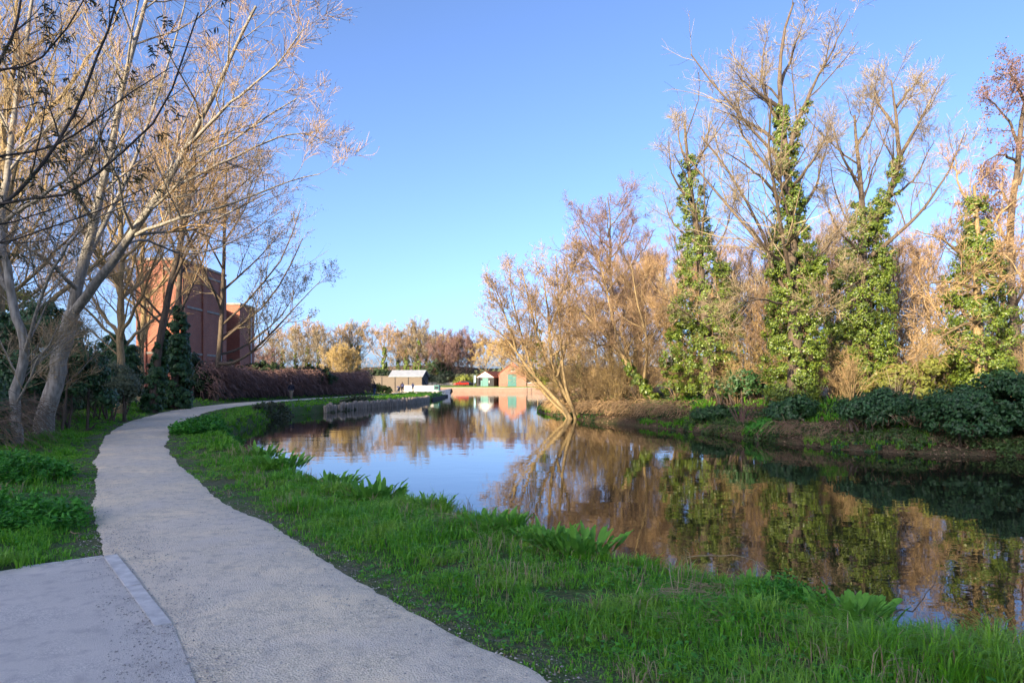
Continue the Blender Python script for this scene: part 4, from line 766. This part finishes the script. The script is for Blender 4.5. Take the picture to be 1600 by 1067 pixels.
def beside(x, y):
    a_ = x/y; d_ = min(LM, key=lambda q: abs(q[0]-a_))
    if abs(d_[0]-a_) < .03: return 'behind '+d_[1]
    lo = [q for q in LM if q[0] < a_]; hi = [q for q in LM if q[0] >= a_]
    return 'between %s and %s' % (lo[-1][1], hi[0][1]) if lo and hi else ('beyond '+(lo[-1] if lo else hi[0])[1])
seen = set()
for i, (k_, x, y, s_) in enumerate(spots):
    s_ *= .98; loc = (x, y, g1(x, y)-.1); lb = ('bare brown ', 'bare golden ')[k_]+('tree in the front thicket ' if y < 42 else 'tree in the middle thicket ' if y < 50 else 'tree in the deep thicket ')+beside(x, y)
    if k_ not in seen: seen.add(k_); th[k_].location = loc; th[k_].scale = (s_,)*3; th[k_]['label'] = lb
    else: copy_tree(th[k_], loc, i*1.7, s_, lb)
def scrub_proto(seed, twig, label, n=28, h=3.2):
    rg_ = np.random.default_rng(seed); L_ = []
    for i in range(n):
        a_ = rg_.random()*6.28; b_ = rg_.random()*.6; e_ = np.array([math.cos(a_)*b_*h*.9, math.sin(a_)*b_*h*.9, h*(1-.5*b_)*(.6+.5*rg_.random())]); s0 = np.array([math.cos(a_)*.25, math.sin(a_)*.25, -.1])*rg_.random()
        L_.append((poly([s0, s0+e_*np.array([.3,.3,.5]), s0+e_*np.array([.75,.75,.85]), s0+e_*np.array([1.15,1.15,1])], 8, .03, seed*50+i), .022, .006))
    return tree('scrub_bush', label, 'bush', L_, [dict(count=9, t0=.2, t1=1, lf=.4, ang=.7, up=.05, wig=.16, m=5, rmin=.006), dict(count=5, t0=.1, t1=1, lf=.5, ang=.7, up=0, wig=.16, m=4, rmin=.005)], 'bark_gold', twig, seed, 'scrub on the far bank', base=(0,0,0), limb_sides=4)
sp_ = [scrub_proto(221, 'twig_tan', 'tan leafless scrub bush on the far bank'), scrub_proto(222, 'twig_gold', 'golden leafless scrub bush on the far bank'), scrub_proto(223, 'twig_brown', 'brown leafless scrub bush on the far bank', 30, 2.6)]
spots = [(0,4.9,43.5,1.0),(1,6.2,41,1.0),(2,7.5,39.5,1),(0,6.0,46,1.3),(1,8.4,42,1.2),(0,9.3,38,1),(2,11.5,37,1.1),(0,12.5,40,1.5),(1,14.2,33,1),(0,15.5,35,1.2),(2,17.2,32,1.1),(0,19,34,1.4),(1,21.5,31,1.2),(0,23.5,32,1.4),(2,25.5,29,1.2),(1,28,31,1.5),(0,14.7,29.6,.8),(2,3.8,46,.9),(1,4.2,52,1.2),(0,11,33.5,.75),(2,20,27,.9),(0,18,37,1.6),(1,26,36,1.6),(0,31,35,1.6),(1,3.4,56,1.1),(2,17.8,29.5,.9),(0,22,28,1),(1,7.2,43.5,1.3),(0,10.2,40.5,1.4),(1,13.4,37.5,1.4),(0,16.6,38.5,1.6),(1,20.5,36.5,1.6),(0,24.5,34.5,1.6),(1,5.4,49,1.3),(1,12.2,35.5,1.1),(0,28.5,33.5,1.6),(1,15.2,31.8,1.0),(1,19.6,30.2,1.1),(0,5.3,44.8,1.1)]
seen = set()
for i, (k_, x, y, s_) in enumerate(spots):
    loc = (x, y, g1(x, y)-.05); lb = ('tan', 'golden', 'brown')[k_]+(' low' if s_ < 1.05 else ' tall')+' scrub bush '+('at bank top ' if y < 34 or (x < 9 and y < 43) else 'back from bank ')+beside(x, y)
    if k_ not in seen: seen.add(k_); sp_[k_].location = loc; sp_[k_].scale = (s_,)*3; sp_[k_]['label'] = lb
    else: copy_tree(sp_[k_], loc, i*2.1, s_, lb)
def bank_bush(label, x, y, w_, h, m, seed, n, size=.13, nm='ivy_bush'):
    z = g1(x, y); return foliage(nm, label, 'bush', [(x,y,z+h*.4,w_*.5,w_*.4,h*.6),(x+w_*.42,y+.3,z+h*.3,w_*.4,w_*.4,h*.5),(x-w_*.42,y+.2,z+h*.3,w_*.38,w_*.35,h*.45)], n, size, m, seed, per=66)
bank_bush('glossy dark ivy mound spilling to the water below the short ivy tree', 15.9, 21.8, 3.4, 2.1, 'ivy_dark', 231, 330, .105)
bank_bush('large glossy ivy mound at the end of the far bank', 19.4, 20.9, 4.4, 2.4, 'ivy_dark', 232, 330, .105)
bank_bush('ivy mound on the bank below the forked ivy tree', 12.9, 23.6, 2.2, 1.2, 'ivy_dark', 233, 130, .10)
bank_bush('low ivy mound at the foot of the tallest tree', 11.3, 27.2, 1.3, 1.1, 'ivy_dark', 234, 60, .14)
bank_bush('lit yellow-green shrub behind the ivy mound', 18.6, 29, 4, 1.9, 'yellow_leaf', 235, 90, .14, 'leafy_shrub')
bank_bush('green shrub in the shade between the ivy columns', 11.3, 33.5, 1.8, 1.5, 'ivy_dark', 236, 70, .14, 'leafy_shrub')
bank_bush('bright nettle patch at the foot of the shaded bank', 9.95, 26.9, .7, .6, 'nettle_leaf', 237, 26, .1, 'nettle_clump')
bank_bush('low ivy patch by the first ivy column', 9.7, 31.8, 1.6, .6, 'ivy_dark', 238, 40, .13)
for k_, (x, y, m_, n_) in enumerate([(9.9,29.4,'twig_purple',26),(14.6,26.0,'twig_grey',22)]):
    rg_ = np.random.default_rng(240+k_); z = g1(x, y); t = thing('sapling_clump', ['fan of bare purple shoots on the bank under the first ivy column', 'fan of bare grey shoots on the bank before the forked ivy tree'][k_], 'shrub', (x, y, z-.05)); mb = MB()
    for i in range(n_): d_ = np.array([rg_.normal(0, .35), rg_.normal(0, .3), 1.]); mb.tube([(d_[0]*.1, d_[1]*.1, 0), tuple(d_*.6), tuple(d_*1.3*(.7+.5*rg_.random()))], [.014,.01,.004], 4)
    mb.build('shoots', m_, t)
strands('bank_brambles', 'brown bramble stems trailing down the shaded far bank', 'bramble', [(10.6,27.2),(11.4,24.9),(13.0,23.9),(15.0,22.6)], .4, 1.6, 700, 'twig_brown', 245, core=False, rad=.007, L=(.4,1.1))
strands('tip_brambles', 'sunlit dry stems matting the tip of the far bank', 'bramble', [(3.4,50),(4.2,44.5),(5.3,41),(7,37.6),(8.8,34)], .7, 1.8, 2200, 'twig_tan', 246, core=False, rad=.009, L=(.4,1.2))

# ---------------------------------------------------------------- near vegetation
def keep_land(n, x0, x1, y0, y1, rg_):
    x = x0+(x1-x0)*rg_.random(n); y = y0+(y1-y0)*rg_.random(n); z, s_, left, wet, inp, dp, west = gz(x, y, True)
    return x, y, z, s_, left, wet, inp, dp, west
def grass(name, label, boxes, seed, m, hmul=1., wmul=1., side=None, dry=False, smin=-.02, parent=None):
    rg_ = np.random.default_rng(seed); VV = []; TT = []; n0 = 0
    for (x0, x1, y0, y1, dens, per, wd) in boxes:
        N = int((x1-x0)*(y1-y0)*dens); x, y, z, s_, left, wet, inp, dp, west = keep_land(N, x0, x1, y0, y1, rg_)
        edge = dp+(vnoise(x, y, .25, 9)-.5)*.16+(vnoise(x, y, .9, 19)-.5)*.25
        ok = ~wet & (~inp | ((dp < .13) & (rg_.random(N) < .3))) & (s_ > smin) & ((edge > -.02) | inp)
        if side == 'near': ok &= left & (x > -.75*y-1) & ~((vnoise(x, y, .55, 31) > .8) & (dp < 1.6)) & (rg_.random(N) < .55+.45*sstep(.05, .5, edge))
        if side == 'right': ok &= ~left & (s_ < 4) & (s_ > .25) & (vnoise(x, y, 1.6, 33) > .52)
        ok &= ~inside(x, y, APRON)
        x, y, z, s_, dp, west = (v[ok] for v in (x, y, z, s_, dp, west)); K = len(x)
        if not K: continue
        ht = (.04+.10*sstep(.1, .9, np.minimum(dp, 9)))*(.4+1.25*vnoise(x, y, .7, seed+3)**1.5)+.16*sstep(.55, .1, s_)*rg_.random(K)
        ht = ht*np.where(vnoise(x, y, .45, seed+5) > .72, 1.55, 1.)*hmul*(.8+.4*rg_.random(K))
        i = np.repeat(np.arange(K), per); M = len(i); a_ = rg_.random(M)*2*np.pi; rr = rg_.random(M)**.6
        lean = (.25+.75*rr)*(.5+.7*rg_.random(M)); h_ = ht[i]*(.6+.6*rg_.random(M)); bx_ = np.stack([x[i]+np.cos(a_)*rr*.05, y[i]+np.sin(a_)*rr*.05, z[i]-.01], 1)
        dirh = np.stack([np.cos(a_), np.sin(a_), 0*a_], 1); sd = np.stack([-np.sin(a_+.5*rg_.normal(size=M)), np.cos(a_), 0*a_], 1)*(wd*wmul*(.6+.7*rg_.random(M)))[:, None]
        up_ = np.array([0, 0, 1.]); m1 = bx_+dirh*(h_*lean*.3)[:, None]+up_*(h_*.6)[:, None]; tp_ = bx_+dirh*(h_*lean*1.0)[:, None]+up_*(h_*(1.02-.45*lean))[:, None]
        V = np.stack([bx_-sd, bx_+sd, m1+sd*.75, m1-sd*.75, tp_], 1).reshape(-1, 3); k_ = np.arange(M)*5+n0
        VV.append(V); TT.append(np.concatenate([np.stack([k_, k_+1, k_+2], 1), np.stack([k_, k_+2, k_+3], 1), np.stack([k_+3, k_+2, k_+4], 1)])); n0 += len(V)
    o_ = obj(name, mesh(name, np.concatenate(VV), [np.concatenate(TT)]), m); tag(o_, label, 'grass', kind='stuff'); return o_
grass('grass', 'lush green grass on the verges of the gravel path', [(-6,5,2.8,6,265,10,.004),(-8,4.5,6,10,190,9,.0052),(-13,1,10,16,95,9,.0075),(-18,-2,16,26,40,8,.012),(-25,-8,26,46,17,8,.018),(-26,-8,46,112,5,8,.032)], 301, 'grass_blade', side='near')
grass('bank_grass', 'rank grass and leaves growing on the far bank', [(6,24,20,30,50,8,.012),(1,12,30,58,22,8,.015)], 302, 'grass_blade', 1.6, 1, side='right')
grass('dry_grass', 'dead straw lying among the grass on the near bank', [(-4,5,3,9,30,4,.0035),(-9,1,9,16,10,5,.006)], 303, 'grass_dry', 1.25, side='near')
# straw litter patches, twigs lying on the bank
def litter(cx, cy, r_, n, seed, m, L_=(.08,.28), rad=.0025):
    rg_ = np.random.default_rng(seed); a_ = rg_.random(n)*6.28; q = np.sqrt(rg_.random(n))*r_; x = cx+np.cos(a_)*q*1.6; y = cy+np.sin(a_)*q; z = gz(x, y)+.015+.05*rg_.random(n); th = rg_.normal(.2, .7, n); l_ = L_[0]+(L_[1]-L_[0])*rg_.random(n)
    d_ = np.stack([np.cos(th), np.sin(th), rg_.normal(0, .1, n)], 1)*l_[:, None]*.5; c_ = np.stack([x, y, z], 1)
    return tubes(np.stack([c_-d_, c_+d_*.1+rg_.normal(0, .01, (n, 3)), c_+d_], 1), np.full((n, 3), rad), 3)
mb = MB()
for i, (cx, cy, r_, n_) in enumerate([(1.55,5.35,.26,170),(2.15,5.0,.22,130),(-.25,7.75,.22,110),(-.95,8.2,.2,70),(1.35,4.9,.2,90),(-2.6,10.2,.35,60)]): V, Q = litter(cx, cy, r_, n_, 310+i, None); mb.add(V, Q)
tag(mb.build('straw_litter', 'grass_dry'), 'pale dead stems lying in patches near the water edge', 'litter', kind='stuff')
def twig(label, pts, r0, m, name='fallen_twig'):
    P = poly(pts, 14, .012, len(label)); root = thing(name, label, 'twig', tuple(P[0])); V, Q = tubes((P-P[0])[None], np.linspace(r0, r0*.35, 14)[None], 6); MB().add(V, Q).build('stem', m, root, True)
    S, r_ = spawn(P[None]-P[0], np.linspace(r0, r0*.35, 14)[None], 3, .45, .9, .22, .6, .1, .1, 5, rg=np.random.default_rng(4), rmin=.002); V, Q = tubes(S, r_, 4); MB().add(V, Q).build('side_shoot', m, root, True)
twig('long thin bare stem arching out over the water from the grass', [px(1075,872,6.4), px(1130,868,6.3), px(1190,890,6.1), px(1250,950,5.7)], .006, 'grass_dry')
twig('dark bare twig poking up from the bank against the water', [px(1395,968,4.75), px(1425,945,4.9), px(1462,908,5.1)], .007, 'bark_brown')
twig('pale bent stalk looping above the grass at the water edge', [px(1490,1060,4.1), px(1510,1040,4.1), px(1550,1046,4.1), px(1560,1066,4.1)], .004, 'grass_dry', 'bent_stalk')
twig('curled dry stalk lying on the nettles beside the tarmac', [px(112,828,7.3), px(128,835,7.25), px(122,850,7.15)], .006, 'grass_dry', 'bent_stalk')
# broad-leaved plants on the bank, leaf by leaf
def leaf_mesh(L_, W_, arch, seed):
    rg_ = np.random.default_rng(seed); n_ = 7; V = []
    for i in range(n_):
        t_ = i/(n_-1); wv = W_*math.sin(math.pi*min(1, .08+t_*.92)**.8)*(1 if i < n_-1 else 0)+.002; xx = L_*(t_*.85 if arch < .2 else math.sin(t_*1.25)*.8); zz = L_*(t_*.55*(1-arch)+.55*math.sin(t_*2.4)*arch); fold = wv*.45
        V += [(xx, -wv, zz+fold+rg_.normal(0, .004)), (xx, 0, zz), (xx, wv, zz+fold+rg_.normal(0, .004))]
    Q = [[i*3+j, i*3+j+1, i*3+j+4, i*3+j+3] for i in range(n_-1) for j in range(2)]
    me = mesh('leaf', V, [np.array(Q)], True); me.materials.append(MATS['dock_leaf']); return me
leafs = [leaf_mesh(.19,.019,.25,1), leaf_mesh(.16,.022,.6,2), leaf_mesh(.21,.020,.12,3), leaf_mesh(.14,.019,.8,4)]
def dock(label, x, y, s_, n_, seed):
    rg_ = np.random.default_rng(seed); z = g1(x, y); root = thing('comfrey_plant', label, 'plant', (x, y, z), group='broad-leaved plants on the bank')
    for i in range(int(n_*1.9)):
        a_ = rg_.random()*6.28; q = rg_.random()**.6*.2*s_; o_ = obj('leaf', leafs[rg_.integers(0, 4)], None, root, (math.cos(a_)*q*1.5, math.sin(a_)*q, -.01), a_+rg_.normal(0, .5)); k_ = 1.1*s_*(.65+.6*rg_.random()); o_.scale = (k_, k_, k_); o_.rotation_euler = (rg_.normal(0, .15), -.55+q*2.2/s_+rg_.normal(0, .2), a_+rg_.normal(0, .5))
dk = [('broad-leaved plant clump at the water edge beside the grassy tussock', 905,868,6.9,1.2,46),('broad-leaved plant clump next to a straw patch on the bank', 860,862,7.2,1.1,40),('spiky broad-leaved plant standing tallest against the open water', 580,790,9.9,1.5,44),('low broad-leaved plant just beyond the tallest clump', 520,768,11.3,1.3,36),('leafy plant clump where the bank starts to curve away', 440,742,13.6,1.6,40),('small leafy plant clump on the curve of the bank', 405,728,15.4,1.5,34),
      ('leafy clump on the rim above the blue water', 668,800,9.1,1.1,34),('dark leafy clump on the rim before the willow reflection', 775,838,7.75,1.2,40),('large bright-leaved dock plant by the straw on the near bank', 1330,972,4.95,1.05,40),('young dock plant with rounded upright leaves between straw patches', 1165,968,4.9,.85,22),('dock plant at the foot of the arching stem', 1175,915,5.6,.8,20),('small dock plant on the bank rim beside the dark twig', 1290,945,5.2,.7,26)]
for i, (lb, x, y, D, s_, n_) in enumerate(dk): dock(lb, (x-HX)/F*D, D, s_, n_, 330+i)
def nettles(name, label, pts, n, seed, h=.3, size=.06, m='nettle_leaf'):
    rg_ = np.random.default_rng(seed); cx, cy, rx, ry = pts; a_ = rg_.random(n)*6.28; q = np.sqrt(rg_.random(n)); x = cx+np.cos(a_)*q*rx; y = cy+np.sin(a_)*q*ry; ok = ~inside(x, y, PATH) & ~inside(x, y, APRON) & (dist_line(x, y, np.vstack([PATH, PATH[:1]])) > .12); x, y, q = x[ok], y[ok], q[ok]; n = len(x)
    z = gz(x, y); hh = h*(.5+.8*rg_.random(n))*(1.1-.6*q); root = thing(name, label, 'plant', (cx, cy, g1(cx, cy))); off_ = np.array(root.location)
    b_ = np.stack([x, y, z], 1)-off_; tp = b_+np.stack([rg_.normal(0, .04, n), rg_.normal(0, .04, n), hh], 1); V, Q = tubes(np.stack([b_, (b_+tp)/2, tp], 1), np.full((n, 3), .003), 3); MB().add(V, Q).build('stems', m, root)
    k_ = 12; c_ = np.repeat(b_, k_, 0)+(np.repeat(tp-b_, k_, 0))*(.3+.75*rg_.random(n*k_))[:, None]+rg_.normal(0, .03, (n*k_, 3)); V, T = leaf_quads(c_, rg_.normal(0, .45, (n*k_, 3))+np.array([0, 0, 1.]), size*np.ones(n*k_), rg_, asp=.6); leaf_obj('foliage', V, T, m, root)
nettles('nettle_patch', 'nettle patch growing beside the tarmac corner', (-5.9,7.9,1.1,.75), 420, 350, .34, .07)
nettles('nettle_patch', 'taller nettles on the verge under the crooked tree', (-8.6,11.4,1.1,1.1), 420, 351, .4, .08)
nettles('ground_ivy_mound', 'dense mound of small dark leaves on the rim of the near bank', (2.2,5.35,.36,.17), 330, 352, .17, .035, 'nettle_leaf')
nettles('creeping_plants', 'creeping small-leaved plants between the dock plants', (1.75,5.0,.6,.28), 300, 353, .06, .035, 'nettle_leaf')
nettles('bank_weeds', 'leafy weeds on the bank at the bend of the water', (-10.7,24.2,1.0,2.6), 500, 354, .45, .12, 'nettle_leaf')
nettles('pile_weeds', 'weeds sprouting along the foot of the timber piles', (-13.6,58,.5,9), 300, 355, .5, .2, 'olive_leaf')
nettles('bank_tussock', 'tussock of weeds where the timber piles begin', (-14.9,43,.7,3.4), 260, 356, .5, .18, 'olive_leaf')
# grassy tussock at the rim
rg = np.random.default_rng(360); M = 700; a_ = rg.random(M)*6.28; q = rg.random(M)**.6; c0 = np.array([1.55,6.35,g1(1.55,6.35)]); hh = .33*(.5+.6*rg.random(M)); bx_ = np.stack([np.cos(a_)*q*.2, np.sin(a_)*q*.14, 0*a_-.02], 1); dh = np.stack([np.cos(a_), np.sin(a_), 0*a_], 1); sd = np.stack([-np.sin(a_), np.cos(a_), 0*a_], 1)*.0035
m1 = bx_+dh*(hh*.2*q)[:, None]+np.array([0,0,1])*(hh*.6)[:, None]; tp = bx_+dh*(hh*(.2+.6*q))[:, None]+np.array([0,0,1])*(hh*(1-.25*q))[:, None]; k = np.arange(M)*5
t = thing('grass_tussock', 'tall grass tussock standing up against the water beside the leafy clumps', 'grass', tuple(c0)); o = obj('blades', mesh('blades', np.stack([bx_-sd, bx_+sd, m1+sd*.7, m1-sd*.7, tp], 1).reshape(-1, 3), [np.concatenate([np.stack([k,k+1,k+2],1), np.stack([k,k+2,k+3],1), np.stack([k+3,k+2,k+4],1)])]), 'grass_blade', t); o['kind'] = 'stuff'
# loose gravel on the path, thickest along the tarmac joint and the edges
rg = np.random.default_rng(370); N = 90000; y = 3.2+9*rg.random(N)**1.5; x = -9+10.5*rg.random(N); inp = inside(x, y, PATH); dpp = dist_line(x, y, np.vstack([PATH, PATH[:1]])); dj = np.hypot(x+2.3-(4.6-y)*.35*0, y-4.4)
jl = dist_line(x, y, np.array([(-1.7,3.2),(-2.2,4.5),(-3.6,6.4),(-4.4,7.6)]))
prob = .07+.5*np.exp(-dpp*7)+.95*np.exp(-(jl/.33)**2)*(vnoise(x, y, .3, 41)*.6+.5); ok = (inp | ((dpp < .22))) & (rg.random(N) < prob*(vnoise(x, y, .5, 42)*.9+.3)); x, y = x[ok], y[ok]; N = len(x)
sz = .004+.007*rg.random(N)**2.5; octa = np.array([(1,0,0),(0,1,0),(-1,0,0),(0,-1,0),(0,0,.7),(0,0,-.7)], float); V = octa[None]*sz[:, None, None]*(.6+.8*rg.random((N, 6, 1)))+np.stack([x, y, np.where(inside(x, y, PATH) | inside(x, y, APRON), .014, -.004)+.003*rg.random(N)], 1)[:, None]
Tm = np.array([(0,1,4),(1,2,4),(2,3,4),(3,0,4)]); o = obj('gravel', mesh('gravel', V.reshape(-1, 3), [(Tm[None]+np.arange(N)[:, None, None]*6).reshape(-1, 3)]), 'stone'); tag(o, 'loose pale stones scattered on the gravel path', 'gravel', kind='stuff')
# fallen leaves and creeping ivy over the far bank
rg = np.random.default_rng(380); N = 42000; x = 1+26*rg.random(N); y = 19+40*rg.random(N)**1.4; z, s_, left, wet, inp, dp, west = gz(x, y, True); ok = ~left & ~wet & (s_ < 6) & (s_ > .02); x, y, z = x[ok], y[ok], z[ok]
V, T = leaf_quads(np.stack([x, y, z+.015+.03*rg.random(len(x))], 1), rg.normal(0, .5, (len(x), 3))+np.array([0, 0, 1.]), .075*np.ones(len(x)), rg)
strands('bank_fringe', 'dead stems hanging over the waterline of the far bank', 'stems', [(8.5,31),(10.1,26.3),(11.7,22.8),(15.6,21.1),(25.3,18.6)], .32, .7, 1100, 'twig_brown', 381, core=False, rad=.005, L=(.2,.55))
tag(obj('leaf_litter', mesh('leaf_litter', V, [T]), 'litter_leaf'), 'brown fallen leaves covering the far bank', 'leaves', kind='stuff')
N = 5200; x = 2+24*rg.random(N); y = 19+32*rg.random(N)**1.3; z, s_, left, wet, inp, dp, west = gz(x, y, True); ok = ~left & ~wet & (s_ < 5) & (s_ > .15) & (vnoise(x, y, 1.9, 77) > .5); c_ = np.stack([x[ok], y[ok], z[ok]+.05], 1)
V, T = clumps(c_, .2, 26, .09, rg, up=1.); tag(obj('creeping_ivy', mesh('creeping_ivy', V, [T]), 'ivy_dark'), 'creeping ivy in patches over the far bank', 'ivy', kind='stuff')
N = 9000; x = 8+18*rg.random(N); y = 18+15*rg.random(N); z, s_, left, wet, inp, dp, west = gz(x, y, True); ok = ~left & ~wet & (s_ < 1.5) & (s_ > .03) & (vnoise(x, y, .8, 78) > .42); c_ = np.stack([x[ok], y[ok], z[ok]+.04+.22*rg.random(ok.sum())], 1)
V, T = clumps(c_, .17, 26, .085, rg, up=1.); tag(obj('waterside_cover', mesh('waterside_cover', V, [T]), 'waterside_leaf'), 'low green leaves trailing to the waterline of the far bank', 'ground cover', kind='stuff')
N = 42000; x = -12+17*rg.random(N); y = 3+15*rg.random(N)**1.5; z, s_, left, wet, inp, dp, west = gz(x, y, True); ok = left & ~wet & ~inp & (dp > .05) & (s_ > .05) & ~inside(x, y, APRON) & (vnoise(x, y, .5, 79) > .5) & (x > -.78*y-1); c_ = np.stack([x[ok], y[ok], z[ok]+.02+.07*rg.random(ok.sum())*sstep(0, .6, dp[ok])], 1)
V, T = leaf_quads(c_, rg.normal(0, .4, c_.shape)+np.array([0, 0, 1.]), .032*np.ones(len(c_)), rg); tag(obj('verge_weeds', mesh('verge_weeds', V, [T]), 'nettle_leaf'), 'small-leaved weeds growing through the grass of the verges', 'weeds', kind='stuff')
